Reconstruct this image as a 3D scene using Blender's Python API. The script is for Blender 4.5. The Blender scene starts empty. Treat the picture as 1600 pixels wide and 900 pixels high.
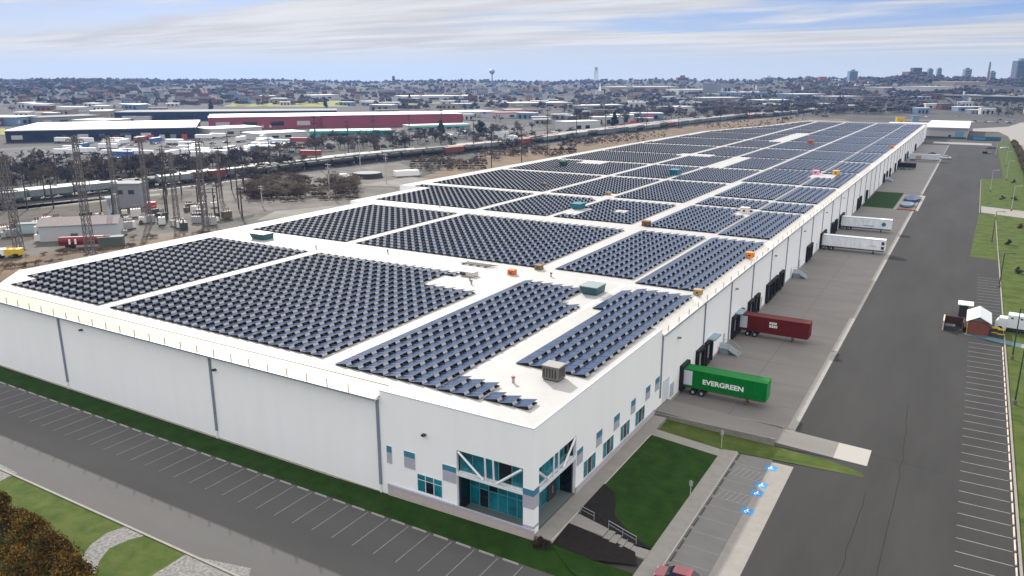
import bpy, math, random
from mathutils import Vector, Matrix, noise
R=math.radians
random.seed(7)
S=bpy.context.scene
COL=S.collection
# ------------------------------------------------------------------ camera
F_=1218.0; CH=46.0
PIT=math.atan(328/F_); YAW=math.atan(740*math.cos(PIT)/F_)
cd=bpy.data.cameras.new('camera'); cam=bpy.data.objects.new('camera',cd); COL.objects.link(cam)
cd.sensor_width=36; cd.lens=F_/1600*36; cd.clip_end=30000; cd.clip_start=1
cam.location=(0,0,CH); cam.rotation_euler=(math.pi/2-PIT,0,YAW)
S.camera=cam
# ------------------------------------------------------------------ sky + sun
KX,KY=1.40,1.10
sun_dir=Vector((-KX,KY,1)).normalized()          # towards the sun
ELEV=math.asin(sun_dir.z); AZ=math.atan2(sun_dir.x,sun_dir.y)
SKY_STR=0.085
w=bpy.data.worlds.new("World"); S.world=w; w.use_nodes=True
nt=w.node_tree; nt.nodes.clear(); N=nt.nodes; L=nt.links
out=N.new('ShaderNodeOutputWorld'); bg=N.new('ShaderNodeBackground'); L.new(bg.outputs[0],out.inputs[0])
bg.inputs[1].default_value=SKY_STR
sky=N.new('ShaderNodeTexSky'); sky.sky_type='NISHITA'; sky.sun_disc=False
sky.sun_elevation=ELEV; sky.sun_rotation=AZ; sky.air_density=1.0; sky.dust_density=0.6; sky.ozone_density=2.0
tc=N.new('ShaderNodeTexCoord'); sep=N.new('ShaderNodeSeparateXYZ'); L.new(tc.outputs['Generated'],sep.inputs[0])
def wm(op,a,b=None,c=None,clamp=False):
    n=N.new('ShaderNodeMath'); n.operation=op; n.use_clamp=clamp
    for i,v in enumerate((a,b,c)):
        if v is None: continue
        if isinstance(v,(int,float)): n.inputs[i].default_value=v
        else: L.new(v,n.inputs[i])
    return n.outputs[0]
def mrange(v,a,b,c=0.,d=1.):
    n=N.new('ShaderNodeMapRange'); n.interpolation_type='SMOOTHSTEP'
    L.new(v,n.inputs[0])
    for i,x in enumerate((a,b,c,d)): n.inputs[i+1].default_value=x
    return n.outputs[0]
X_,Y_,Z_=sep.outputs
zc=wm('MAXIMUM',Z_,0.0)
den=wm('ADD',zc,0.035)
# cloud sheet seen in perspective: streaks flatten towards the horizon
cx=wm('DIVIDE',X_,den); cy=wm('DIVIDE',Y_,den)
comb=N.new('ShaderNodeCombineXYZ'); L.new(cx,comb.inputs[0]); L.new(cy,comb.inputs[1])
mp=N.new('ShaderNodeMapping'); L.new(comb.outputs[0],mp.inputs[0])
mp.inputs['Rotation'].default_value=(0,0,R(-24)); mp.inputs['Scale'].default_value=(0.10,0.36,1); mp.inputs['Location'].default_value=(3.1,1.7,0)
nz=N.new('ShaderNodeTexNoise'); L.new(mp.outputs[0],nz.inputs[0]); nz.inputs['Scale'].default_value=1.0; nz.inputs['Detail'].default_value=9; nz.inputs['Roughness'].default_value=0.56; nz.inputs['Distortion'].default_value=0.5
cl=mrange(nz.outputs[0],0.41,0.525)
lowfade=mrange(zc,0.018,0.038)
cl=wm('MULTIPLY',cl,lowfade)
nz2=N.new('ShaderNodeTexNoise'); L.new(mp.outputs[0],nz2.inputs[0]); nz2.inputs['Scale'].default_value=3.3; nz2.inputs['Detail'].default_value=7; nz2.inputs['Roughness'].default_value=0.6
shade=mrange(nz2.outputs[0],0.3,0.70,0.77,1.04)
def mix(f,a,b):
    m=N.new('ShaderNodeMix'); m.data_type='RGBA'
    if isinstance(f,(int,float)): m.inputs[0].default_value=f
    else: L.new(f,m.inputs[0])
    for i,v in ((6,a),(7,b)):
        if isinstance(v,tuple): m.inputs[i].default_value=v
        else: L.new(v,m.inputs[i])
    return m.outputs[2]
K=5.0
# thin pale veil over the clear air, palest at the horizon
clear=mix(0.80,sky.outputs[0],(0.15*K,0.33*K,0.83*K,1))
hz=mrange(zc,0.0,0.085,1.0,0.0)
clear=mix(wm('MULTIPLY',hz,0.95),clear,(0.86*K,0.90*K,0.89*K,1))
cc=N.new('ShaderNodeVectorMath'); cc.operation='SCALE'; cc.inputs[0].default_value=(0.97*K,0.95*K,0.93*K); L.new(shade,cc.inputs[3])
fin=mix(wm('MULTIPLY',cl,0.93),clear,cc.outputs[0])
# added bright veil above the streaks, out of view, as fill for shaded walls
fin=mix(wm('MULTIPLY',mrange(zc,0.13,0.40),0.85),fin,(2.05*K,1.96*K,1.84*K,1))
L.new(fin,bg.inputs[0])
sl=bpy.data.lights.new('sun','SUN'); sl.energy=2.75; sl.angle=R(0.7); sl.color=(1.0,0.945,0.87)
so=bpy.data.objects.new('sun',sl); COL.objects.link(so); so.rotation_euler=(-sun_dir).to_track_quat('-Z','Y').to_euler()
so.location=(0,0,300)
vs=S.view_settings; vs.view_transform='Standard'; vs.look='None'; vs.gamma=1; vs.use_curve_mapping=False; vs.exposure=1.0
S.render.engine='CYCLES'
S.cycles.volume_bounces=0

# ------------------------------------------------------------------ geometry of sight lines
def tz(x,y):
    D=math.hypot(x,y)
    if D<1000: return 0.0
    az=math.degrees(math.atan2(x,y))
    t=min(1,(D-1000)/1700); t=t*t*(3-2*t)
    h=27+3*math.sin(az*0.5)+ (7 if az>-12 else 7*max(0,1-(-12-az)/14))
    h+=17*math.exp(-((az+3.2)/2.2)**2)+5*math.exp(-((az+55)/4)**2)
    h+=2.5*noise.noise(Vector((x*.004,y*.004,0)))
    return h*t
def ray(px,py):
    a=(px-800)/F_; b=-(py-450)/F_
    fw=math.cos(PIT)+b*math.sin(PIT); up=-math.sin(PIT)+b*math.cos(PIT)
    c,s=math.cos(YAW),math.sin(YAW)
    return Vector((-s*fw+c*a, c*fw+s*a, up))
def at(px,py,z=0.0):
    d=ray(px,py); t=(z-CH)/d.z
    return Vector((d.x*t,d.y*t,z))
def at_t(px,py,lim=3300):
    d=ray(px,py); d/=math.hypot(d.x,d.y); D=60.
    while D<lim:
        x,y,z=d.x*D,d.y*D,CH+d.z*D
        if z<tz(x,y): break
        D+=12
    return Vector((d.x*D,d.y*D,tz(d.x*D,d.y*D)))
def at_D(px,py,D):
    d=ray(px,py); d/=math.hypot(d.x,d.y)
    return Vector((d.x*D,d.y*D,CH+d.z*D))
# ------------------------------------------------------------------ materials
MATS={}
def mat(name,col,rough=0.8,metal=0.0,spec=0.4,var=0.0,vscale=0.5,col2=None,bump=0.0,bscale=4.0,coat=0.0,detail=5,objco=False,stretch=None):
    if name in MATS: return MATS[name]
    m=bpy.data.materials.new(name); m.use_nodes=True; n=m.node_tree.nodes; l=m.node_tree.links
    b=n['Principled BSDF']; b.inputs['Base Color'].default_value=(*col,1); b.inputs['Roughness'].default_value=rough
    b.inputs['Metallic'].default_value=metal; b.inputs['Specular IOR Level'].default_value=spec
    b.inputs['Coat Weight'].default_value=coat
    if var>0 or col2:
        t=n.new('ShaderNodeTexCoord'); ma=n.new('ShaderNodeMapping')
        g=n.new('ShaderNodeNewGeometry')
        l.new(t.outputs['Object'] if objco else g.outputs['Position'],ma.inputs[0])
        if stretch: ma.inputs['Scale'].default_value=stretch
        z=n.new('ShaderNodeTexNoise'); z.inputs['Scale'].default_value=vscale; z.inputs['Detail'].default_value=detail; z.inputs['Roughness'].default_value=.62
        l.new(ma.outputs[0],z.inputs[0])
        mr=n.new('ShaderNodeMapRange'); mr.inputs[1].default_value=.32; mr.inputs[2].default_value=.68; l.new(z.outputs[0],mr.inputs[0])
        mx=n.new('ShaderNodeMix'); mx.data_type='RGBA'; l.new(mr.outputs[0],mx.inputs[0])
        c2=col2 if col2 else tuple(min(1,c*(1+var)) for c in col)
        c1=col if col2 else tuple(c*(1-var) for c in col)
        mx.inputs[6].default_value=(*c1,1); mx.inputs[7].default_value=(*c2,1)
        l.new(mx.outputs[2],b.inputs['Base Color'])
    if bump>0:
        z2=n.new('ShaderNodeTexNoise'); z2.inputs['Scale'].default_value=bscale; z2.inputs['Detail'].default_value=4
        g2=n.new('ShaderNodeNewGeometry'); l.new(g2.outputs['Position'],z2.inputs[0])
        bp=n.new('ShaderNodeBump'); bp.inputs['Strength'].default_value=bump; bp.inputs['Distance'].default_value=.1
        l.new(z2.outputs[0],bp.inputs['Height']); l.new(bp.outputs[0],b.inputs['Normal'])
    MATS[name]=m; return m
M=mat
asph=M('asphalt_road',(.041,.041,.041),.95,spec=.15,var=.17,vscale=.12,bump=.15,bscale=6,stretch=(1,.18,1),detail=8)
asph2=M('asphalt_car_park',(.074,.074,.073),.88,var=.09,vscale=.16,bump=.15,bscale=6,stretch=(.3,1,1),detail=8)
conc=M('concrete_apron',(.165,.159,.150),.85,var=.10,vscale=.22,bump=.1,detail=8,stretch=(.35,1,1))
walkm=M('walk_concrete',(.23,.22,.205),.85,var=.08,vscale=.8)
lotm=M('lot_concrete',(.155,.155,.153),.88,var=.08,vscale=.4)
grass=M('grass_bright',(.036,.066,.012),.95,spec=.08,col2=(.088,.108,.030),vscale=.35,bump=.6,bscale=9)
lawn=M('lawn_mown',(.012,.034,.006),.95,spec=.08,col2=(.024,.056,.010),vscale=.5,bump=.5,bscale=9)
mulch=M('mulch',(.006,.004,.0035),.95,var=.6,vscale=3,bump=.8)
dirt=M('yard_gravel',(.028,.024,.021),.95,col2=(.125,.112,.098),vscale=.07,detail=9)
dry=M('dry_grass',(.060,.038,.019),.95,col2=(.15,.095,.048),vscale=.06,detail=9)
ballast=M('rail_ballast',(.020,.020,.022),.95,col2=(.07,.065,.062),vscale=.10,detail=9)
stone=M('gravel_stone',(.09,.088,.085),.9,col2=(.25,.245,.24),vscale=3.0,bump=1.0,bscale=5)
wall_m=M('wall_white',(.88,.895,.905),.75,var=.018,vscale=.5,detail=8,stretch=(1,1,.12))
memb=M('roof_membrane',(.365,.364,.362),.6,var=.06,vscale=.25,detail=8)
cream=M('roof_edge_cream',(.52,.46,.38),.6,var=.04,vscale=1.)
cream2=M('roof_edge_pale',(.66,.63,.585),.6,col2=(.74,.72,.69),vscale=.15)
whitep=M('white_paint',(.78,.78,.77),.6)
linep=M('line_paint',(.21,.21,.207),.8,var=.2,vscale=1.5)
bluep=M('blue_paint',(.02,.22,.52),.7)
lav=M('lavender_block',(.40,.40,.47),.8,var=.05,vscale=1)
pink=M('pinkish_block',(.47,.41,.39),.85,var=.07,vscale=1.3)
band=M('blue_band',(.05,.20,.30),.6)
gutm=M('gutter_grey',(.24,.27,.33),.5,metal=.3)
blackr=M('dock_rubber',(.008,.008,.009),.8)
darkm=M('dark_metal',(.035,.035,.04),.5)
steel=M('galvanised',(.33,.38,.42),.5,metal=.3,var=.12,vscale=2)
brown_t=M('brown_timber',(.20,.13,.07),.85)
rust=M('rusty_steel',(.20,.07,.035),.8,var=.3,vscale=1)
tyre=M('tyre_rubber',(.012,.012,.012),.9)
brick=M('red_brick',(.19,.06,.04),.9,var=.2,vscale=3)
yel=M('yellow_paint',(.62,.42,.03),.6)
orange=M('orange_plastic',(.55,.13,.02),.5)
tealg=M('teal_glass',(.006,.16,.205),.07,spec=.7,var=.5,vscale=.5)
darkg=M('dark_glass',(.006,.012,.018),.06,spec=.6)
frame_m=M('frame_white',(.70,.73,.76),.5)
def solar_mat():
    m=bpy.data.materials.new('solar_glass'); m.use_nodes=True; n=m.node_tree.nodes; l=m.node_tree.links; b=n['Principled BSDF']
    t=n.new('ShaderNodeTexCoord'); 
    g=n.new('ShaderNodeNewGeometry')
    z=n.new('ShaderNodeTexNoise'); z.inputs['Scale'].default_value=.8; z.inputs['Detail'].default_value=3; l.new(g.outputs['Position'],z.inputs[0])
    mx=n.new('ShaderNodeMix'); mx.data_type='RGBA'; l.new(z.outputs[0],mx.inputs[0]); mx.inputs[6].default_value=(.006,.026,.075,1); mx.inputs[7].default_value=(.030,.062,.140,1)
    l.new(mx.outputs[2],b.inputs['Base Color']); b.inputs['Roughness'].default_value=.17; b.inputs['Specular IOR Level'].default_value=.17
    return m
solar=solar_mat()
alu=M('panel_frame',(.09,.10,.13),.35,metal=.5)
defl=M('wind_deflector',(.33,.34,.37),.35,metal=.3)
undershade=M('painted_undershade',(.012,.011,.011),.9)

# ------------------------------------------------------------------ mesh builder
class MB:
    def __init__(s): s.v=[];s.f=[];s.mi=[];s.ms=[];s.T=None
    def _m(s,m):
        if m not in s.ms: s.ms.append(m)
        return s.ms.index(m)
    def add(s,vs,fs,m):
        o=len(s.v); k=s._m(m)
        if s.T is not None: vs=[tuple(s.T@Vector(v)) for v in vs]
        s.v+= [tuple(v) for v in vs]
        for f in fs: s.f.append(tuple(i+o for i in f)); s.mi.append(k)
    def box(s,x0,x1,y0,y1,z0,z1,m):
        s.add([(x0,y0,z0),(x1,y0,z0),(x1,y1,z0),(x0,y1,z0),(x0,y0,z1),(x1,y0,z1),(x1,y1,z1),(x0,y1,z1)],
              [(0,3,2,1),(4,5,6,7),(0,1,5,4),(1,2,6,5),(2,3,7,6),(3,0,4,7)],m)
    def bar(s,a,b,r,m,n=6,r2=None):
        a=Vector(a);b=Vector(b);r2=r if r2 is None else r2
        d=(b-a).normalized(); u=d.orthogonal().normalized(); q=d.cross(u)
        vs=[]
        for P,rr in((a,r),(b,r2)):
            for i in range(n):
                t=2*math.pi*(i+.5)/n; vs.append(tuple(P+u*math.cos(t)*rr+q*math.sin(t)*rr))
        fs=[(i,(i+1)%n,n+(i+1)%n,n+i) for i in range(n)]+[tuple(range(n))[::-1],tuple(range(n,2*n))]
        s.add(vs,fs,m)
    def poly(s,pts,z,m,th=0):
        n=len(pts); s.add([(p[0],p[1],z) for p in pts],[tuple(range(n))],m)
    def prism(s,pts,z0,z1,m,mt=None):
        a=sum(pts[i][0]*pts[(i+1)%len(pts)][1]-pts[(i+1)%len(pts)][0]*pts[i][1] for i in range(len(pts)))
        if a<0: pts=pts[::-1]
        n=len(pts); vs=[(p[0],p[1],z0) for p in pts]+[(p[0],p[1],z1) for p in pts]
        s.add(vs,[(i,(i+1)%n,n+(i+1)%n,n+i) for i in range(n)]+[tuple(range(n))[::-1]],m)
        s.add([(p[0],p[1],z1) for p in pts],[tuple(range(n))],mt or m)
    def obj(s,name,parent=None,loc=None,smooth=False):
        me=bpy.data.meshes.new(name); me.from_pydata(s.v,[],s.f)
        for m in s.ms: me.materials.append(m)
        me.polygons.foreach_set('material_index',s.mi)
        if smooth: me.polygons.foreach_set('use_smooth',[True]*len(me.polygons))
        me.update()
        o=bpy.data.objects.new(name,me); COL.objects.link(o)
        if parent: o.parent=parent
        if loc is not None: o.location=loc
        return o
def tag(o,label=None,cat=None,group=None,kind=None):
    if label: o['label']=label
    if cat: o['category']=cat
    if group: o['group']=group
    if kind: o['kind']=kind
    return o
def thing(name,label,cat,loc=(0,0,0),rz=0,group=None):
    o=bpy.data.objects.new(name,None); COL.objects.link(o); o.location=loc; o.rotation_euler=(0,0,rz); o.empty_display_size=.5
    return tag(o,label,cat,group)
CH_={}
def kids(o): return [c for c in bpy.data.objects if c.parent==o]
def clone(o,loc,rz=0,label=None,group=None,sc=None,_top=True):
    if o.name not in CH_: CH_[o.name]=kids(o)
    c=o.copy(); COL.objects.link(c)
    if _top:
        c.location=loc; c.rotation_euler=(0,0,rz)
        if label: c['label']=label
        if group: c['group']=group
        if sc: c.scale=sc if not isinstance(sc,(int,float)) else (sc,sc,sc)
    for k in CH_[o.name]:
        d=clone(k,None,_top=False); d.parent=c
    return c
class Proto:
    """first use moves the original, later uses copy it"""
    def __init__(s,o): s.o=o; s.used=False
    def put(s,loc,rz=0,label=None,group=None,sc=None):
        if not s.used:
            s.used=True; o=s.o; CH_[o.name]=kids(o); o.location=loc; o.rotation_euler=(0,0,rz)
            if label: o['label']=label
            if group: o['group']=group
            if sc: o.scale=sc if not isinstance(sc,(int,float)) else (sc,sc,sc)
            return o
        return clone(s.o,loc,rz,label,group,sc)
def st(name,mb,label=None):
    o=mb.obj(name); o['kind']='structure'
    if label: o['label']=label
    return o
ORD=['first','second','third','fourth','fifth','sixth','seventh','eighth','ninth','tenth','eleventh','twelfth','thirteenth','fourteenth','fifteenth','sixteenth','seventeenth','eighteenth','nineteenth','twentieth']
def rect(x0,x1,y0,y1): return [(x0,y0),(x1,y0),(x1,y1),(x0,y1)]
def sheet(name,pts,z,m,label=None):
    b=MB()
    a=sum(pts[i][0]*pts[(i+1)%len(pts)][1]-pts[(i+1)%len(pts)][0]*pts[i][1] for i in range(len(pts)))
    if a<0: pts=pts[::-1]
    b.poly(pts,z,m); return st(name,b,label)

# ------------------------------------------------------------------ terrain
gm=M('ground_far',(.018,.020,.018),1,col2=(.062,.055,.047),vscale=.02,detail=10)
b=MB(); vs=[];fs=[]
RD=[0.0]+[60*1.045**i for i in range(102)]
NA=220; A0,A1=-180,180
azs=[R(-112+ (i/(NA-1))*150) for i in range(NA)]
ring=[]
for r in RD[1:]:
    for a in azs:
        x,y=r*math.sin(a),r*math.cos(a); vs.append((x,y,tz(x,y)))
nr=len(RD)-1
for i in range(nr-1):
    for j in range(NA-1):
        k=i*NA+j; fs.append((k,k+1,k+NA+1,k+NA))
b.add(vs,[f[::-1] for f in fs],gm)
o=len(vs)
# the near disc and the ground behind the viewpoint
b.add([(v[0],v[1],v[2]) for v in vs[:NA]]+[(0,0,0)],[(j,NA,j+1) for j in range(NA-1)],gm)
far=5000; a0,a1=azs[0],azs[-1]
pts=[(0,0,0)]
aa=[a1+(2*math.pi-(a1-a0))*i/12 for i in range(13)]
pts+=[(far*math.sin(a),far*math.cos(a),0) for a in aa]
b.add(pts,[(0,i+2,i+1) for i in range(12)],gm)
st('ground',b)

# ------------------------------------------------------------------ ground sheets round the warehouse
WX,FY=-33.7,61.7
sheet('gravel_yard',[at(*p)[:2] for p in [(-300,250),(-300,900),(0,470),(0,440),(400,352),(560,330),(620,300),(660,270),(620,252),(400,268),(200,292),(0,318)]],.004,dirt)
sheet('dry_verge',[at(*p)[:2] for p in [(540,335),(620,310),(740,270),(820,262),(980,232),(1100,212),(1200,202),(1275,192),(1330,190),(1290,176),(1200,182),(1100,195),(1000,206),(900,220),(800,236),(720,252),(640,285),(600,310)]],.008,dry)
sheet('dry_verge_corner',[at(*p)[:2] for p in [(-60,440),(0,440),(60,415),(340,370),(340,360),(60,398),(-60,420)]],.012,dry)
sheet('grass_field',[(9.4,-60),(9.4,432),(4.5,432),(4.5,470),(12,470),(14,700),(60,760),(90,760),(90,-60)],.008,grass)
sheet('service_road',rect(-15.9,9.1,-40,672),.012,asph)
sheet('road_widening',rect(-28,-15.9,-40,58),.012,asph)
sheet('far_service_road',rect(9.1,13.4,436,640),.012,asph)
sheet('car_park',rect(-230,-28,42.7,58),.016,asph2)
sheet('verge_grass',[(-230,58),(-24.5,58),(-22.8,61.9),(-31.5,61.9),(-31.5,FY),(-230,FY)],.016,lawn)
sheet('front_grass',rect(-230,-28,-20,42.7),.016,grass)
sheet('truck_court',rect(WX,-15.9,101.6,640),.018,conc)
sheet('side_parking',rect(-20.95,-16.6,54,92.6),.020,lotm)
sheet('parking_edge',rect(-16.6,-14.0,54,92.0),.020,walkm)
for y0_,y1_ in ((103,138.6),(139.4,161.5),(196,222),(222.6,309),(362,500)): sheet('painted_sun_strip',rect(-17.0,-15.95,y0_,y1_),.0225,M('pale_pad_and_sun_strip',(.26,.25,.235),.85,var=.08,vscale=1))  # paler sheets paint the sunlit band beyond the warehouse shadow onto the apron edge
sheet('grass_patch',rect(-33.5,-22.9,313.5,360),.022,lawn)
# lighter path on the right
sheet('path',[at(*p)[:2] for p in [(1533,322),(1600,330),(1640,334),(1640,345),(1600,341),(1533,332)]],.014,walkm)
sheet('side_road',[at(*p)[:2] for p in [(1520,205),(1560,206),(1575,213),(1585,230),(1600,262),(1650,330),(1700,300),(1650,185),(1600,190),(1575,198),(1520,201)]],.02,walkm)
sheet('end_walk',rect(-27,10,652,672),.016,walkm)
# gravel drains in the front grass
def curve_band(name,P,Q):
    sheet(name,[p[:2] for p in P]+[q[:2] for q in Q][::-1],.026,stone)
c_=lambda a,b:at(a/2.5725,550+b/2.5725)
curve_band('gravel_drain',[c_(510,700),c_(430,728),c_(365,775),c_(325,830),c_(318,870),c_(310,960)],[c_(578,740),c_(520,755),c_(440,790),c_(400,840),c_(385,880),c_(380,960)])
curve_band('gravel_drain',[c_(745,815),c_(690,850),c_(610,900),c_(560,960)],[c_(1010,870),c_(1000,905),c_(1020,940),c_(1020,960)])
curve_band('gravel_drain',[c_(-20,448),c_(10,455),c_(70,487)],[c_(-20,560),c_(0,520),c_(40,500)])
# kerb line between car park and front grass
b=MB(); b.box(-230,-40,42.45,42.7,0,.12,walkm); st('kerb',b)
b=MB(); b.box(9.1,9.35,-40,236,0,.13,walkm); b.box(4.3,4.5,318,425,0,.13,walkm); b.box(9.1,9.3,236.2,318,0,.13,walkm); st('kerb',b)
sheet('lawn_step',rect(4.5,9.4,236,318),.013,grass); sheet('lawn_step',rect(4.5,9.4,333,432),.013,grass)
sheet('lawn_step',[(2.6,237),(4.5,237),(4.5,318),(4.3,318)],.0145,grass)
# joints of the concrete court and faint repairs
b=MB()
for y in list(range(110,308,9))+list(range(366,640,9)): b.box(WX,-17.1,y,y+.07,.018,.0235,M('joint_tar',(.11,.105,.10),.9))
b.box(-25.2,-25.1,101.6,313,.018,.0215,M('joint_tar',(.13,.125,.12),.9))
st('court_joints',b)
b=MB(); tar=M('tar_seal',(.024,.024,.025),.9,spec=.1)
for (x0,y0,x1,y1) in [(-3,40,-2.6,96),(-2.6,96,-3.4,120),(-12,101,2,99.5),(-6,60,-5.6,90)]:
    n=24; pts=[]
    for i in range(n+1):
        t=i/n; pts.append((x0+(x1-x0)*t+.25*noise.noise(Vector((i*.4,x0,3))),y0+(y1-y0)*t+.25*noise.noise(Vector((i*.4,y0,9)))))
    for i in range(n):
        p,q=Vector((*pts[i],0)),Vector((*pts[i+1],0)); nn=(q-p).normalized(); nn=Vector((-nn.y,nn.x,0))*.04
        b.add([(p-nn)[:2]+(.017,),(q-nn)[:2]+(.017,),(q+nn)[:2]+(.017,),(p+nn)[:2]+(.017,)],[(0,1,2,3)],tar)
st('tar_seams',b)

# painted lines
b=MB()
x=-178.0+.25; xs=[]
while x<-30: xs.append(x); x+=2.79
for x in xs: b.box(x-.05,x+.05,52.0,57.7,.016,.024,linep)
st('parking_lines',b)
b=MB()
y=68.2-8*2.76
ys=[]
while y<157: ys.append(y); y+=2.76
for y in ys: b.box(3.6,8.6,y-.055,y+.055,.012,.020,linep)
y=168
while y<214: b.box(4.6,8.9,y-.05,y+.05,.012,.020,linep); y+=2.76
st('parking_lines',b)
b=MB()
ys2=[56.0,58.4,60.75,63.1,65.5,67.9,70.3,72.8,75.2,77.7,80.3,82.5,85.0,87.4,89.9]
for y in [58.2,61.0,63.4,66.2,69.3,72.2,75.2,78.2,84.8,89.5]: b.box(-20.6,-16.7,y-.05,y+.05,.020,.027,linep)
for y0,y1 in ((80.2,82.4),(86.2,88.6)):
    b.box(-20.4,-16.0,y0-.05,y0+.05,.020,.027,linep); b.box(-20.4,-16.0,y1-.05,y1+.05,.020,.027,linep)
    for k in range(7):
        xx=-20.3+k*.62
        b.add([(xx,y0,.0275),(xx+.12,y0,.0275),(xx+.62,y1,.0275),(xx+.5,y1,.0275)],[(0,1,2,3)],linep)
st('parking_lines',b)
for i,y in enumerate((79.0,83.4,85.5,90.3)):
    b=MB(); b.box(-17.0,-15.7,y-.62,y+.62,.020,.028,bluep)
    # wheelchair mark: head, back, seat and wheel
    wx=-16.35; z=.029
    b.box(wx-.1,wx+.1,y+.28,y+.45,.028,.034,whitep); b.box(wx-.07,wx+.05,y-.1,y+.25,.028,.034,whitep); b.box(wx-.05,wx+.3,y-.15,y-.05,.028,.035,whitep)
    for k in range(8):
        a0_=math.pi*(.5+k/8); a1_=math.pi*(.5+(k+1)/8)
        P=lambda a,r:(wx+r*math.cos(a),y-.15+r*math.sin(a),.0335)
        b.add([P(a0_,.2),P(a1_,.2),P(a1_,.3),P(a0_,.3)],[(0,1,2,3)],whitep)
    o=b.obj('accessible_parking_mark'); tag(o,'blue painted wheelchair square, %s from the near end of the side car park'%ORD[i],'parking mark','blue wheelchair squares'); 

# wheel stops
def mk_stop(m,name='wheel_stop',L_=1.8):
    b=MB(); b.add([(-L_/2,-.09,0),(L_/2,-.09,0),(L_/2,.09,0),(-L_/2,.09,0),(-L_/2+.05,-.05,.14),(L_/2-.05,-.05,.14),(L_/2-.05,.05,.14),(-L_/2+.05,.05,.14)],
      [(0,3,2,1),(4,5,6,7),(0,1,5,4),(1,2,6,5),(2,3,7,6),(3,0,4,7)],m)
    o=b.obj(name); return tag(o,'x','wheel stop')
ps=Proto(mk_stop(M('stop_grey',(.30,.29,.28),.8)))
for i,x in enumerate(xs[:-1]):
    ps.put((x+1.4,57.75,.016),0,'grey concrete wheel stop along the dark grass verge below the front wall','wheel stops below the front wall')
ps2=Proto(mk_stop(M('stop_pale',(.52,.44,.38),.8,var=.15,vscale=1),L_=2.2))
for y in ys[:-1]:
    ps2.put((8.85,y+1.38,.012),R(90),'pale beige concrete wheel stop along the right-hand kerb of the wide road','wheel stops on the right kerb')
ps3=Proto(mk_stop(M('stop_dark',(.06,.06,.06),.8)))
for y in ys2:
    ps3.put((-20.55,y+1.2,.02),R(90),'dark rubber wheel stop beside the pavement of the side car park','wheel stops in the side car park')

# ------------------------------------------------------------------ sloping lawns, paths, steps in front of the entrance
b=MB()
def slope(x): return .14+(.88-.14)*max(0,min(1,(-22.8-x)/8.9))
def lawn_strip(b,x0,x1,y0,y1,m,n=8,dz=0):
    for i in range(n):
        a=x0+(x1-x0)*i/n; c=x0+(x1-x0)*(i+1)/n
        b.add([(a,y0,slope(a)+dz),(c,y0,slope(c)+dz),(c,y1,slope(c)+dz),(a,y1,slope(a)+dz)],[(0,1,2,3)],m)
lawn_strip(b,-31.7,-22.8,66.6,90.0,lawn)
b.add([(-31.7,66.6,0),(-22.8,66.6,0),(-22.8,66.6,.14),(-31.7,66.6,.88)],[(0,1,2,3)],mulch)
st('lawn',b)
b=MB(); 
b.add([(-31.7,92.0,.5),(-22.8,92.0,.14),(-6.2,93.6,.02),(-6.6,94.6,.02),(-10,95.9,.03),(-22.8,96.7,.14),(-33.7,96.7,.5),(-33.7,92.0,.5)],[tuple(range(8))],grass)
b.add([(-31.7,92.0,0),(-22.8,92.0,0),(-22.8,92.0,.14),(-31.7,92.0,.5)],[(0,1,2,3)],grass)
st('lawn_strip',b)
b=MB(); lawn_strip(b,-31.7,-22.8,90.0,92.0,walkm,n=6,dz=-.03); st('cross_path',b)
b=MB(); b.box(-22.8,-20.95,54,93.0,0,.15,walkm); b.box(-20.95,-20.8,54,93.0,0,.12,M('kerb_concrete',(.36,.35,.33),.85)); st('pavement',b)
b=MB(); b.box(WX-.1,-31.7,FY+.12,96.0,0,.9,walkm); b.box(-31.72,-31.62,FY+.12,90,0,.93,pink); st('raised_walk',b)
# mulch beds
b=MB()
for P in ([(-31.7,61.9,.55),(-27,61.6,.4),(-24.2,62.9,.2),(-23.0,63.3,.17),(-24.0,65.2,.25),(-26.8,65.6,.5),(-31.7,65.7,.86)],
          [(-31.7,68.0,.9),(-29.2,67.2,.72),(-26.6,66.7,.5),(-24.0,66.3,.25),(-22.9,66.7,.2),(-24.6,67.4,.33),(-26.6,68.6,.5),(-28.2,69.8,.66),(-29.0,72.0,.72),(-30.0,74.0,.82),(-31.7,75.0,.93)]):
    b.add([(p[0],p[1],p[2]+.03) for p in P],[tuple(range(len(P)))],mulch)
st('mulch_bed',b)
b=MB(); b.add([(-31.7,FY,.5),(-28,59,.3),(-22.8,61.9,.16),(-24.5,58,.016),(-40,58,.016),(-60,58.5,.018),(-60,FY-.1,.1),(-33.5,FY-.1,.5)],[(0,1,2),(1,3,2),(0,7,3),(0,3,1),(7,4,3),(7,6,5),(7,5,4)],lawn); b.add([(-31.7,61.9,.55),(-27,61.6,.41),(-22.8,61.9,.165),(-28,59,.3),(-31.7,FY,.5)],[(0,1,3,4),(1,2,3)],lawn)
st('lawn_bank',b)
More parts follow.
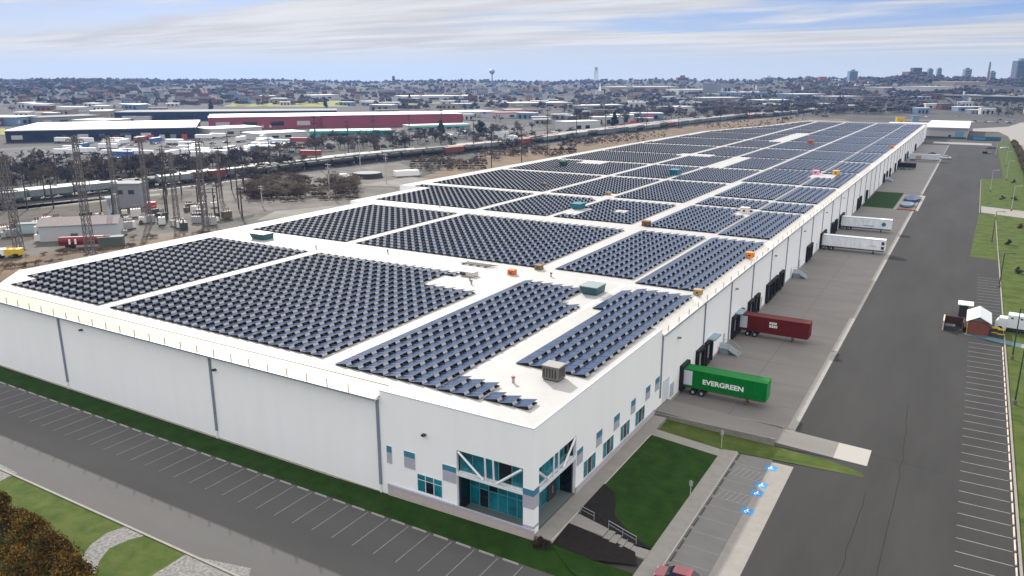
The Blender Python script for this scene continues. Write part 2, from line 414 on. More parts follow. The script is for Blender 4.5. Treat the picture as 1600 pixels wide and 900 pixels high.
# path and steps
b=MB()
b.add([(-31.7,65.7,.9),(-31.7,67.9,.9),(-27.6,67.0,.72),(-27.6,65.5,.72)],[(0,3,2,1)],walkm)
b.add([(-31.7,65.7,.3),(-27.6,65.5,.2),(-27.6,65.5,.72),(-31.7,65.7,.9)],[(0,1,2,3)],walkm)
ns=4
for i in range(ns):
    x0=-27.6+i*.75; x1=x0+.75; z=.72-(i+1)*.11+.02
    yc0=65.5-.15*i; b.box(x0,x1,yc0-.1,yc0+1.5,0,z,walkm)
b.box(-24.6,-22.8,64.7,66.3,0,.2,walkm)
st('steps',b)
def rail(P,label,cat='handrail'):
    t=thing('handrail',label,cat,P[0]); b=MB(); o=Vector(P[0])
    for a,c in zip(P[:-1],P[1:]):
        a=Vector(a)-o;c=Vector(c)-o
        b.bar(a+Vector((0,0,.9)),c+Vector((0,0,.9)),.035,steel,5); b.bar(a+Vector((0,0,.5)),c+Vector((0,0,.5)),.025,steel,5)
    b.obj('rail',t)
    for p in P:
        b=MB(); p=Vector(p)-o; b.bar(p-Vector((0,0,.1)),p+Vector((0,0,.92)),.035,steel,5); b.obj('post',t)
rail([(-31.4,68.0,.9),(-29.6,67.6,.8)],'grey metal handrail at the top of the entrance path')
rail([(-27.7,67.1,.72),(-26.0,66.8,.45),(-24.4,66.5,.25)],'grey metal handrail running down beside the entrance steps')

# concrete ramp up to the drive-in door
b=MB()
def ramp(x0,x1,z0,z1,m):
    y0,y1=96.8,101.6
    vs_=[(x0,y0,0),(x1,y0,0),(x1,y1,0),(x0,y1,0),(x0,y0,z0),(x1,y0,z1),(x1,y1,z1),(x0,y1,z0)]
    b.add(vs_,[(4,5,6,7),(0,1,5,4),(2,3,7,6),(1,2,6,5)],m)
ramp(WX,-17,1.25,.45,conc); ramp(-17,-10.2,.45,.16,conc); ramp(-10.2,-6.3,.16,.03,M('fresh_concrete',(.33,.32,.30),.8))
b.box(WX,-17.3,96.55,96.8,0,1.0,M('retain_wall',(.22,.21,.19),.9,var=.15,vscale=1)); b.box(WX,-17.3,101.6,101.8,0,.7,M('retain_wall',(.22,.21,.19),.9))
st('ramp',b)
# ------------------------------------------------------------------ warehouse
WH=thing('warehouse','very long white warehouse with rooftop solar panels and a glazed corner entrance','warehouse',(0,0,0))
ZR=12.7; FX=-136.0; BY=670.0; RXI=WX-1.6; FYI=FY+1.7; ZG=11.95; OV=.7
roofpts=[(WX,FY),(WX,98.2),(RXI,98.2),(RXI,BY),(-119,683),(-132,593),(-153,507),(-157,387),(-158,242),(-158,198),(-149.5,198),(-149.5,165),(-144.8,165),(-144.8,73.5),(-136.8,FYI+.3),(-53.2,FYI),(-53.2,FY)]
b=MB(); n=len(roofpts); b.add([(p[0],p[1],ZR) for p in roofpts],[tuple(range(n))],memb)
b.box(-119,WX-.05,BY-1.5,BY+.4,ZR-.4,ZR+.45,memb)
b.obj('roof',WH)
# sloped cream edge + gutter
b=MB()
def band_seg(p0,p1,q0,q1): # outer low, inner high
    b.add([(*p0,ZG),(*p1,ZG),(*q1,ZR-.05),(*q0,ZR-.05)],[(0,1,2,3)],cream)
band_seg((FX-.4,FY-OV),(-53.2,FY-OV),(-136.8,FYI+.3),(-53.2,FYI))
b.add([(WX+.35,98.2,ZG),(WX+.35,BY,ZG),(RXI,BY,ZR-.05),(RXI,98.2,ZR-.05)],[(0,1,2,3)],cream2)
# end cheeks where the high corner block meets the sloped edge
b.add([(-53.2,FY,ZG),(-53.2,FYI,ZR),(-53.2,FY,ZR)],[(0,1,2)],wall_m); b.add([(WX,98.2,ZG),(RXI,98.2,ZR),(WX,98.2,ZR)],[(0,1,2)],wall_m)
b.obj('roof_edge',WH)
# ribs of the sloped edge: counted parts
sm=M('seam_tan',(.42,.35,.28),.6)
def rib(name,a,c,w_,m):
    bb=MB(); bb.bar(a,c,w_,m,4); return bb.obj(name,WH)
x=-134; k=0
while x<-54:
    rib('edge_post',(x,FY-OV+.12,ZG-.1),(x,FY-OV+.12,ZG+.95),.07,sm); x+=3.2
y=100.
while y<330:
    rib('edge_post',(WX+.22,y,ZG-.1),(WX+.22,y,ZG+.85),.07,sm); y+=4.6
b=MB(); b.box(FX-.4,-53.25,FY-OV-.16,FY-OV,ZG-.2,ZG+.02,gutm); b.box(WX+.35,WX+.5,98.3,BY,ZG-.2,ZG+.02,gutm); b.box(FX-.4,-53.25,FY-OV+.003,FY-.01,ZG-.2,ZG-.06,wall_m); b.box(WX+.01,WX+.347,98.3,BY,ZG-.2,ZG-.06,wall_m); b.obj('gutter',WH)
b=MB(); b.box(-53.2,WX+.04,FY-.06,FY+.25,ZR,ZR+.09,M('coping',(.55,.56,.62),.5)); b.box(WX-.25,WX+.06,FY+.25,98.2,ZR,ZR+.09,M('coping',(.5,.5,.5))); b.obj('coping',WH)
# walls
T=.35
b=MB()
zT=ZG-.02
b.box(FX,-53.2,FY,FY+T,-.3,zT,wall_m)
b.box(-53.2,-43.0,FY,FY+T,-.3,ZR-.004,wall_m)
b.box(-43.0,-34.9,FY,FY+T,8.1,ZR-.004,wall_m)
b.box(-43.0,-34.9,FY,FY+T,-.3,.9,wall_m)
b.box(-34.9,WX,FY,FY+1.15,-.3,ZR-.004,wall_m)
b.box(WX-T,WX,FY+1.15,71.5,7.95,ZR-.004,wall_m)
b.box(WX-T,WX,71.5,98.2,-.3,ZR-.004,wall_m)
b.box(WX-T,WX,98.2,BY,-.1,zT,wall_m)
b.add([(FX,FY,0),(-145.8,73,0),(-145.8,73,ZR),(FX,FY,zT)],[(0,1,2,3)],wall_m)
b.add([(FX,FY,zT),(-136.8,FYI+.3,ZR),(-144.8,73.5,ZR),(-145.8,73,ZR-.1)],[(0,1,2,3)],cream)
LP=[(-144.8,73.5),(-144.8,165),(-149.5,165),(-149.5,198),(-158,198),(-158,242),(-157,387),(-153,507),(-132,593),(-119,683),(WX,BY)]
for p,q in zip(LP[:-1],LP[1:]): b.add([(*p,0),(*q,0),(*q,ZR+.1),(*p,ZR+.1)],[(0,1,2,3)],wall_m)
b.obj('wall',WH)
# pale base strip and panel joints
b=MB(); b.box(FX,-53.3,FY-.05,FY-.003,-.1,.25,pink); b.box(WX+.003,WX+.05,102,BY,0,.5,M('base_grey',(.34,.33,.32),.9)); b.obj('plinth',WH)
b=MB(); b.box(-52.4,-33.55,FY-.22,FY-.004,-.3,1.32,pink); b.box(-52.4,-33.5,FY-.25,FY-.004,1.32,1.6,lav)
b.box(WX+.004,WX+.14,71.4,96.5,.85,1.3,pink); b.box(WX+.004,WX+.16,71.4,96.5,1.3,1.6,lav); b.obj('plinth',WH)
# downpipes
dp=M('downpipe',(.20,.24,.30),.5)
for x in (-53.5,-81.2,-114.8):
    b=MB(); b.box(x-.16,x+.16,FY-.2,FY-.01,1.2,ZG-.16,dp); b.box(x-.1,x+.1,FY-.2,FY-.01,.1,1.2,whitep); b.obj('downpipe',WH)
yy=98.4; js=[98.5,118.3,133.8,149.4]; y=165.
while y<650: js.append(y); y+=15.6
for i,y in enumerate(js):
    b=MB(); b.box(WX+.01,WX+.17,y-.13,y+.13,.5 if i else 2.5,ZG-.16,dp); b.obj('downpipe',WH)
# small wall lamps / cameras
for (x,z) in ((-47.1,8.9),(-80.3,9.9),(-109,10.5)):
    b=MB(); b.box(x-.2,x+.2,FY-.45,FY-.01,z-.1,z+.12,darkm); b.obj('wall_light',WH)
for y in (105.2,136.8,168,200,232,264):
    b=MB(); b.box(WX+.01,WX+.5,y-.2,y+.2,9.4,9.62,M('light_grey',(.2,.18,.2),.5)); b.obj('wall_light',WH)
# windows
def win_front(x0,x1,z0,z1,lavtop=None,mull=0,name='window'):
    b=MB(); b.box(x0,x1,FY-.04,FY-.004,z0,z1,frame_m); w_=b.obj(name,WH)
    b=MB(); 
    if lavtop is not None:
        b.box(x0+.02,x1-.02,FY-.06,FY-.041,z0+.02,lavtop,lav); b.box(x0+.02,x1-.02,FY-.065,FY-.041,lavtop,z1-.02,band); b.obj('spandrel',w_)
    else:
        n=mull+1; dx=(x1-x0)/n
        for i in range(n): b.box(x0+i*dx+.07,x0+(i+1)*dx-.05,FY-.055,FY-.041,z0+.08,z1-.75,tealg if i!=1 else darkg); b.box(x0+i*dx+.07,x0+(i+1)*dx-.05,FY-.055,FY-.041,z1-.65,z1-.08,tealg)
        b.obj('pane',w_)
win_front(-52.5,-51.75,4.15,6.3,5.5); win_front(-50.05,-48.5,4.25,6.3,5.6); win_front(-48.3,-44.95,1.85,4.0,None,2); win_front(-44.85,-43.05,4.1,6.05,5.4,name='pilaster_panel')
def win_side(y0,y1,z0,z1,lavtop=None,mull=0,name='window'):
    b=MB(); b.box(WX+.004,WX+.04,y0,y1,z0,z1,frame_m if lavtop is None else lav); w_=b.obj(name,WH); b=MB()
    if lavtop is not None:
        b.box(WX+.041,WX+.06,y0+.02,y1-.02,z0+.02,lavtop,lav); b.box(WX+.041,WX+.065,y0+.02,y1-.02,lavtop,z1-.02,band); b.obj('spandrel',w_)
    else:
        n=mull+1; dy=(y1-y0)/n
        for i in range(n): b.box(WX+.041,WX+.055,y0+i*dy+.06,y0+(i+1)*dy-.06,z0+.08,z1-.08,tealg if i!=1 else darkg)
        b.obj('pane',w_)
for y0,y1 in ((73.5,76.8),(78.9,82.1),(84.3,87.3),(89.3,92.6)): win_side(y0,y1,1.7,3.8,None,2)
for y0,y1 in ((76.9,78.5),(82.1,83.8),(87.6,89.1),(92.8,94.4),(96.4,98.0)): win_side(y0,y1,4.1,6.0,5.2)
win_side(71.7,73.2,4.1,6.0,5.4,name='pilaster_panel')
# glazed corner entrance ------------------------------------------------
b=MB() # corner bands
for z0,z1,m in ((5.3,6.0,band),(3.85,5.3,lav),(1.6,1.9,lav)):
    b=MB(); b.add([(-34.92,FY-.04,z0),(WX+.04,FY-.04,z0),(WX+.04,FY+1.17,z0),(-34.92,FY-.04,z1),(WX+.04,FY-.04,z1),(WX+.04,FY+1.17,z1),(-34.92,FY-.003,z1),(WX+.003,FY-.003,z1),(WX+.003,FY+1.17,z1)],[(0,1,4,3),(1,2,5,4),(3,4,7,6),(4,5,8,7)],m); b.obj('corner_band',WH)
b=MB(); b.box(-42.99,WX-.02,FY+T,71.45,.5,.9,M('porch_tile',(.12,.145,.145),.6)); b.obj('porch_floor',WH)
b=MB(); b.box(-42.98,WX-.36,FY+.36,71.48,5.25,5.5,wall_m); b.box(-42.98,-42.7,FY+.36,71.4,.9,5.25,darkg); b.box(-42.9,WX-.37,71.25,71.48,.9,7.94,darkg); b.obj('porch_ceiling',WH)
b=MB(); b.box(-43.02,-34.88,FY-.08,FY+.18,5.18,5.48,frame_m); b.box(WX-.18,WX+.08,FY+1.13,71.52,5.18,5.48,frame_m); b.obj('beam',WH)
def strut(a,c,r_=.15):
    b=MB(); b.bar(a,c,r_,frame_m,4); b.obj('strut',WH)
yf=FY+.05
strut((-42.85,yf,7.95),(-39.7,yf,5.5)); strut((-35.1,yf,7.9),(-38.1,yf,5.5)); strut((-39.5,yf,8.1),(-39.4,yf,5.5),.12); strut((-38.5,yf,8.1),(-38.4,yf,5.5),.12)
xf=WX-.05
strut((xf,FY+1.3,7.4),(xf,65.2,5.5)); strut((xf,71.3,7.8),(xf,68.4,5.5)); strut((xf,66.2,7.95),(xf,66.2,5.5),.12); strut((xf,67.3,7.95),(xf,67.3,5.5),.12)
# upper glazing
def glaz(axis,c,a0_,a1_,z0,z1,nx,nz,name='glazing',alt=3):
    b=MB()
    da=(a1_-a0_)/nx; dz=(z1-z0)/nz
    for i in range(nx):
        for j in range(nz):
            lo,hi=a0_+i*da+.05,a0_+(i+1)*da-.05; zl,zh=z0+j*dz+.05,z0+(j+1)*dz-.05
            m=darkg if (i*7+j*3)%5==alt%5 else tealg
            if axis=='x': b.box(lo,hi,c-.03,c,zl,zh,m)
            else: b.box(c,c+.03,lo,hi,zl,zh,m)
    g=b.obj(name,WH); b=MB()
    fm=M('mullion_teal',(.10,.25,.30),.4)
    for i in range(nx+1):
        if axis=='x': b.box(a0_+i*da-.05,a0_+i*da+.05,c-.06,c+.02,z0,z1,fm)
        else: b.box(c-.02,c+.06,a0_+i*da-.05,a0_+i*da+.05,z0,z1,fm)
    for j in range(nz+1):
        zz=z0+j*dz
        if axis=='x': b.box(a0_,a1_,c-.05,c+.01,zz-.05,zz+.05,fm)
        else: b.box(c-.01,c+.05,a0_,a1_,zz-.05,zz+.05,fm)
    b.obj('mullion',g)
glaz('x',FY+.62,-42.95,-34.92,5.55,8.08,5,1,alt=1); glaz('y',WX-.6,FY+1.17,71.24,5.55,7.92,5,1,alt=3)
# lower recessed glazing (door in it)
glaz('x',FY+2.1,-42.65,-35.6,.92,5.22,6,2,alt=2); glaz('y',-35.6,FY+2.15,71.2,.92,5.22,5,2,alt=0)
b=MB(); b.box(-35.5,-35.4,68.2,70.2,.92,3.4,darkm); d_=b.obj('door',WH); b=MB(); b.box(-35.39,-35.3,69.1,69.18,1.6,2.5,steel); b.obj('handle',d_)
# interior darkness behind glazing
b=MB(); b.box(-42.68,-35.8,FY+2.3,71.2,.9,5.2,darkm); b.obj('inner_wall',WH)
b=MB(); b.box(-42.68,WX-.75,FY+.8,71.2,5.52,7.9,darkm); b.obj('inner_wall',WH)
# drive-in door and personnel doors on the side
for y in (103.6,):
    b=MB(); b.box(WX+.004,WX+.08,y-.75,y+.75,.9,3.0,M('door_bluegrey',(.40,.46,.55),.6)); d_=b.obj('door',WH)
b=MB(); b.box(WX+.003,WX+.06,99.6,102.2,1.2,4.6,M('rollup',(.60,.66,.70),.6)); b.obj('roll_up_door',WH)
# dock doors ------------------------------------------------------------
docks=[108.7,116.4,120.9,137.2,141.0,148.6,153.4,163.6,166.9,170.2,175.9,207.5,211,227.5,232,245.5,252,262,266,302,308,326,388,400,414,440,456,462,466,500,515,575,580]
dg=M('dock_door',(.30,.31,.30),.6)
for y in docks:
    b=MB(); b.box(WX+.003,WX+.05,y-1.3,y+1.3,1.15,4.1,dg if y not in (163.6,166.9,170.2,175.9) else blackr); d_=b.obj('dock_door',WH)
    b=MB(); p=.55
    b.box(WX+.004,WX+p,y-1.75,y-1.3,.6,4.5,blackr); b.box(WX+.004,WX+p,y+1.3,y+1.75,.6,4.5,blackr); b.box(WX+.004,WX+p,y-1.3,y+1.3,4.0,4.5,blackr); b.box(WX+.004,WX+.35,y-1.3,y+1.3,.3,1.1,blackr)
    b.obj('dock_seal',d_)
# pale side doors between docks
for y in (131.0,144.9,158.5,181,188,198,221,239,275,290,296,340,352,372,427,480,530,550):
    b=MB(); b.box(WX+.004,WX+.05,y-.5,y+.5,.5,2.7,M('door_bluegrey',(.40,.46,.55),.6)); b.obj('door',WH)
for y in (122.6,139.3):
    b=MB(); b.box(WX+.004,WX+1.3,y-1.7,y+1.7,4.52,4.75,M('canopy_blue',(.25,.34,.42),.5)); b.obj('canopy',WH)
# steel dock stairs -----------------------------------------------------
def mk_stair(label):
    t=thing('dock_stairs',label,'stairs')
    b=MB(); b.box(0,1.7,-1.0,1.0,.95,1.1,steel); b.box(.1,1.6,-.9,.9,0,.95,M('stair_base',(.20,.25,.29),.6)); b.obj('landing',t)
    b=MB()
    for i in range(5): b.box(1.7+i*.32,2.05+i*.32,-1.0,.9,.75-i*.19,.82-i*.19,steel)
    b.bar((1.7,-1.0,1.0),(3.5,-1.0,.0),.09,steel,4); b.bar((1.7,.9,1.0),(3.5,.9,.0),.09,steel,4); b.obj('step_flight',t)
    for y in (-1.0,.9):
        b=MB(); b.bar((0,y,2.05),(1.7,y,2.05),.04,steel,5); b.bar((1.7,y,2.05),(3.4,y,1.0),.04,steel,5); b.bar((0,y,1.6),(1.7,y,1.6),.03,steel,5); b.bar((1.7,y,1.1),(1.7,y,2.05),.04,steel,5); b.bar((3.4,y,0),(3.4,y,1.0),.04,steel,5)
        b.obj('handrail',t)
    b=MB(); b.add([(.1,-1.02,1.1),(1.7,-1.02,1.1),(3.4,-1.02,.05),(3.4,-1.02,.9),(1.7,-1.02,2.0),(.1,-1.02,2.0)],[(0,1,2,3,4,5)],M('stair_sheet',(.50,.56,.60),.5,metal=.2)); b.obj('side_sheet',t)
    return t
pst=Proto(mk_stair('x'))
for y,l in ((128.8,'grey steel dock stairs between the green and the red container'),(190.5,'grey steel dock stairs beyond the row of black dock openings'),(398,'grey steel dock stairs with dark base near the grass patch'),(478,'small grey dock stairs behind the far silver trailer')):
    pst.put((WX+.1,y,.018),0,l)

# ------------------------------------------------------------------ trailers and containers
def wheels(b,x,y0,y1,r_=.5):
    for y in (y0,y1):
        s_=1 if y==y1 else -1
        b.bar((x,y,r_),(x,y-s_*.55,r_),r_,tyre,14); b.bar((x,y+s_*.01,r_),(x,y-s_*.02,r_),r_*.5,steel,10)
def mk_container(label,col,colb,ln=12.2,w_=2.45,zb=1.25,zt=4.05,cat='container',chassis=rust,ribs=True,name='container_trailer',smooth=False):
    """rear doors at x=0 (dock side), nose at x=ln; side faces -y"""
    t=thing(name,label,cat)
    m=M('paint_'+str(col),col,.55 if not smooth else .4,var=.12,vscale=1.3,spec=.15 if not smooth else .4,stretch=(1,1,.4))
    b=MB(); b.box(.02,ln-.02,.04,w_-.04,zb,zt-.04,m)
    if ribs:
        n=int(ln/.36)
        for i in range(n):
            x=.2+i*(ln-.4)/n
            b.box(x,x+.17,0,.05,zb+.22,zt-.2,m); b.box(x,x+.17,w_-.05,w_,zb+.22,zt-.2,m); b.box(x,x+.17,.1,w_-.1,zt-.05,zt-.02,m)
        for x in (0,ln-.14):
            b.box(x,x+.14,-.01,.14,zb,zt,m); b.box(x,x+.14,w_-.14,w_+.01,zb,zt,m)
        for z in (zb,zt-.14):
            b.box(.14,ln-.14,-.005,.1,z,z+.14,m); b.box(.14,ln-.14,w_-.1,w_+.005,z,z+.14,m)
    else:
        b.box(0,ln,-.005,.05,zb,zb+.12,steel); b.box(0,ln,-.005,.05,zt-.12,zt+.005,steel); b.box(0,ln,w_-.05,w_+.005,zt-.12,zt+.005,steel)
        b.box(.05,ln-.05,.05,w_-.05,zt-.04,zt,m)
    b.obj('box_body',t)
    b=MB(); b.box(.3,ln-.3,.55,.75,zb-.35,zb-.02,chassis); b.box(.3,ln-.3,w_-.75,w_-.55,zb-.35,zb-.02,chassis)
    for x in (.4,2,4,6,8,ln-.6): b.box(x,x+.12,.75,w_-.75,zb-.3,zb-.05,chassis)
    b.obj('chassis',t)
    for x in (1.5,2.8):
        for yy_,s2 in ((.15,1),(w_-.15,-1)):
            b=MB(); b.bar((x,yy_,.5),(x,yy_+s2*.55,.5),.5,tyre,14); b.bar((x,yy_-s2*.02,.5),(x,yy_+s2*.01,.5),.25,steel,10); b.obj('wheel',t)
    for y in (.5,w_-.65):
        b=MB(); b.box(ln-3.0,ln-2.84,y,y+.15,.12,zb-.05,chassis); b.box(ln-3.15,ln-2.7,y-.08,y+.23,0,.12,chassis); b.obj('landing_leg',t)
    return t
def text(s,size,m,parent,loc,rot,name='lettering',sx=1.0,bold=.0):
    cu=bpy.data.curves.new('txt','FONT'); cu.body=s; cu.size=size; cu.extrude=.004; cu.offset=bold; cu.align_x='LEFT'
    o=bpy.data.objects.new('txt',cu); COL.objects.link(o)
    dg_=bpy.context.evaluated_depsgraph_get(); me=bpy.data.meshes.new_from_object(o.evaluated_get(dg_)); bpy.data.objects.remove(o)
    me.materials.clear(); me.materials.append(m); me.name=name
    q=bpy.data.objects.new(name,me); COL.objects.link(q); q.parent=parent; q.location=loc; q.rotation_euler=rot; q.scale=(sx,1,1)
    return q
g_=mk_container('x',(.0,.16,.022),None,12.2)
g_['label']='dark green shipping container with large white lettering at the dock nearest the entrance'; g_.location=(WX+.5,107.45,.018)
text('EVERGREEN',1.02,whitep,g_,(2.9,-.02,2.15),(math.pi/2,0,0),sx=1.12,bold=.035)
b=MB(); b.box(.05,1.35,-.03,-.015,1.6,3.85,M('door_pale',(.55,.58,.66),.6)); b.obj('pale_panel',g_)
b=MB(); b.box(12.19,12.2,.1,2.35,1.4,3.9,M('green_front',(.01,.22,.05),.5)); b.obj('front_panel',g_)
r_=mk_container('dark red shipping container with small white lettering at the dock beyond the steel stairs',(.115,.012,.012),None,12.2); r_.location=(WX+.5,139.7,.018)
b=MB(); b.box(.05,1.35,-.03,-.015,1.6,3.85,M('door_pale',(.55,.58,.66),.6)); b.obj('pale_panel',r_)
# two rows of small white marks, too small to read in the photograph
b=MB()
for row,(zz,hh_,ws) in enumerate(((2.95,.42,(.34,.34,.34,.34)),(2.35,.45,(.4,.4,.4,.3)))):
    xx=5.3
    for w__ in ws: b.box(xx,xx+w__-.1,-.022,-.012,zz,zz+hh_,whitep); xx+=w__
b.obj('lettering',r_)
wt=mk_container('long white box trailer with dark squares at its nose, nearer of two white ones',(.74,.77,.80),None,16.2,2.6,1.15,4.1,'trailer',darkm,False,'box_trailer',True); wt.location=(WX+.3,226.6,.018)
b=MB(); b.box(15.2,15.9,-.03,-.01,2.75,3.6,darkm); b.box(15.2,15.9,-.03,-.01,1.55,2.3,darkm); b.obj('nose_panel',wt)
b=MB(); b.box(12.6,14.0,-.02,-.008,2.2,2.32,M('blue_mark',(.25,.35,.5),.6)); b.obj('lettering',wt)
wt2=mk_container('shorter white box trailer with a round blue emblem near its nose',(.70,.74,.78),None,14.6,2.6,1.15,4.1,'trailer',darkm,False,'box_trailer',True); wt2.location=(WX+.3,261.0,.018)
b=MB(); bm_=M('emblem_blue',(.03,.13,.25),.5)
b.bar((12.4,-.03,2.6),(12.4,-.01,2.6),.62,bm_,20); b.obj('emblem',wt2); b=MB(); b.box(6.5,9.5,-.02,-.008,1.75,2.0,M('blue_mark',(.25,.35,.5),.6)); b.obj('lettering',wt2)
ft=mk_container('silver grey box trailer with a tan patch at the far end of the truck court',(.50,.53,.58),None,15.8,2.6,1.15,4.1,'trailer',rust,False,'box_trailer',True); ft.location=(WX+1.8,505,.018)
b=MB(); b.box(3.4,6.2,-.03,-.01,1.4,3.2,M('tan_patch',(.35,.25,.14),.7)); b.obj('patch',ft)
dk=mk_container('black low box trailer at a far dock just beyond the grass patch',(.012,.012,.014),None,8.0,2.5,1.0,3.6,'trailer',darkm,False,'box_trailer',False); dk.location=(WX+.6,455,.018)

# ------------------------------------------------------------------ cars
def mk_car(col,label='x',L_=4.6,W_=1.82,H_=1.46,kind='car'):
    t=thing('parked_car',label,'car'); m=M('car_'+str(col),col,.25,coat=.6,spec=.5)
    b=MB(); n=12
    prof=[(-L_/2,.35),(-L_/2,.72),(-L_/2+.1,.84),(-L_/2+1.05,.93),(L_/2-.65,.98),(L_/2-.05,.90),(L_/2,.6),(L_/2,.35)]
    vs_=[];k=len(prof)
    for y,s_ in ((-W_/2,1),(-W_/2+.12,1),(W_/2-.12,1),(W_/2,1)):
        for i,(x,z) in enumerate(prof):
            zz=z-.07 if (abs(y)>W_/2-.05 and z>.7) else z
            vs_.append((x*(.985 if abs(y)>W_/2-.05 else 1),y,zz))
    fs_=[]
    for j in range(3):
        for i in range(k):
            a=j*k+i; c=j*k+(i+1)%k; fs_.append((a,c,c+k,a+k))
    fs_+=[tuple(range(k))[::-1],tuple(range(3*k,4*k))]
    b.add(vs_,fs_,m); b.obj('body',t)
    b=MB(); zc_=.93; cx0,cx1=-L_/2+1.0,L_/2-.55; tx0,tx1=-L_/2+1.75,L_/2-1.25; h=W_/2-.1; q=W_/2-.3
    vs_=[(cx0,-h,zc_),(cx1,-h,zc_),(cx1,h,zc_),(cx0,h,zc_),(tx0,-q,H_-.02),(tx1,-q,H_-.02),(tx1,q,H_-.02),(tx0,q,H_-.02)]
    b.add(vs_,[(0,1,5,4),(1,2,6,5),(2,3,7,6),(3,0,4,7)],darkg); b.obj('window_band',t)
    b=MB(); b.box(tx0-.05,tx1+.05,-q-.02,q+.02,H_-.03,H_+.02,m)
    for s_ in(-1,1):
        b.bar((-.05,s_*(h-.01),.95),(-.1,s_*(q+.01),H_),.05,m,4)
    b.obj('roof',t)
    for x in (-L_/2+.85,L_/2-.85):
        for s_ in (-1,1):
            b=MB(); b.bar((x,s_*(W_/2+.01),.33),(x,s_*(W_/2-.22),.33),.33,tyre,14); w_=b.obj('wheel',t); b=MB(); b.bar((x,s_*(W_/2+.02),.33),(x,s_*(W_/2),.33),.19,steel,8); b.obj('rim',w_)
    for s_ in (-1,1):
        b=MB(); b.box(-L_/2-.01,-L_/2+.1,s_*.62-.2,s_*.62+.2,.6,.75,M('lamp_glass',(.7,.7,.72),.1)); b.obj('headlight',t)
        b=MB(); b.box(L_/2-.08,L_/2+.01,s_*.68-.16,s_*.68+.16,.62,.82,M('tail_red',(.35,.01,.01),.2)); b.obj('tail_light',t)
    return t
CC={'red':(.20,.012,.025),'white':(.72,.73,.75),'silver':(.38,.40,.43),'black':(.02,.02,.022),'blue':(.03,.08,.28),'grey':(.14,.15,.16)}
red=Proto(mk_car(CC['red'])); white=Proto(mk_car(CC['white'])); silver=Proto(mk_car(CC['silver'])); black=Proto(mk_car(CC['black'])); blue=Proto(mk_car(CC['blue'])); grey=Proto(mk_car(CC['grey']))
red.put((-18.6,62.9,.02),R(4),'dark red car nosed into the side car park at the bottom of the picture')
white.put((-23.9,534,.018),R(8),'white car parked at the far end of the truck court behind the silver trailer')
white.put((-14.5,529,.018),R(3),'white van-sized car on the asphalt right of the far silver trailer',sc=1.35)
black.put((-22.6,556,.018),R(5),'black car beside the white car at the far end of the truck court')
p=at(1545,231); red.put((p.x,p.y-8,.012),R(10),'red car at the far right end of the long road by the lawn')
p=at(1556,231); blue.put((p.x-2,p.y-10,.01),R(20),'dark blue car beside the red car at the far right end of the road')
p=at(1569,231); white.put((p.x,p.y-8,.01),R(20),'white car on the lawn edge right of the dark blue car at the road end')
p=at(1541,240); b=MB()
t=thing('equipment_crate','low olive trailer with black load at the kerb near the road end','trailer',(p.x,p.y,.012)); b.box(-2.2,.6,-1,1,.3,1.3,blackr); b.obj('load',t); b=MB(); b.box(.6,2.6,-1,1,.3,1.0,M('olive',(.25,.22,.05),.7)); b.box(-2,2,-.9,-.7,0,.3,tyre); b.obj('bed',t)

# ------------------------------------------------------------------ solar panels
PX,PY=1.87,2.33
def mk_panel_bits(b1,b2,b3,x,y,z):
    # low edge at -x, raised edge at +x; modules lie side by side along y
    lo,hi=.12,.47; d=1.74; L_=2.2
    x0,x1=x,x+d
    def quad(bb,xa,xb,ya,yb,off,m):
        za=lo+(hi-lo)*(xa-x)/d; zb=lo+(hi-lo)*(xb-x)/d
        bb.add([(xa,ya,z+za+off),(xb,ya,z+zb+off),(xb,yb,z+zb+off),(xa,yb,z+za+off)],[(0,1,2,3)],m)
    for k in (0,1):
        ya=y+k*1.12; yb=ya+1.08
        b1.add([(x0,ya,z+lo-.045),(x1,ya,z+hi-.045),(x1,yb,z+hi-.045),(x0,yb,z+lo-.045),(x0,ya,z+lo),(x1,ya,z+hi),(x1,yb,z+hi),(x0,yb,z+lo)],
               [(0,3,2,1),(4,5,6,7),(0,1,5,4),(1,2,6,5),(2,3,7,6),(3,0,4,7)],alu)
        quad(b1,x0+.035,x1-.035,ya+.035,yb-.035,.004,solar)
    # deflector along about half of the raised edge
    ya,yb=y+.05,y+.95
    b2.add([(x1+.01,ya,z+hi-.03),(x1+.19,ya,z+.16),(x1+.19,yb,z+.16),(x1+.01,yb,z+hi-.03)],[(0,1,2,3)],defl)
    b3.box(x0+.25,x1-.03,y+.03,y+2.2,z+.02,z+.10,undershade)  # near-black slab and end wedge: shade under the panel put into colour
    b3.add([(x0+.2,y+.02,z+.1),(x1-.02,y+.02,z+.1),(x1-.02,y+.02,z+hi-.05),(x0+.2,y+.02,z+lo)],[(0,1,2,3)],undershade)
def in_rect(x,y,r): return r[0]<=x<=r[1] and r[2]<=y<=r[3]
blocks=[] # x0,ncols,ylist,desc
rowsL=[(66.2,112.6),(121.0,164.9),(170.6,205),(208.4,254),(257.5,298.5),(302,344),(347.5,396),(399.5,448),(451,501),(504.5,555),(559,607),(610,661)]
def leftlimit(y):
    P=[(66,-140),(70,-141),(120,-141),(165,-141),(166,-146),(198,-146),(199,-154.5),(242,-154.5),(387,-153.5),(507,-149.5),(593,-129),(683,-116)]
    for (a,xa),(c,xc) in zip(P[:-1],P[1:]):
        if a<=y<=c: return xa+(xc-xa)*(y-a)/(c-a)
    return -112
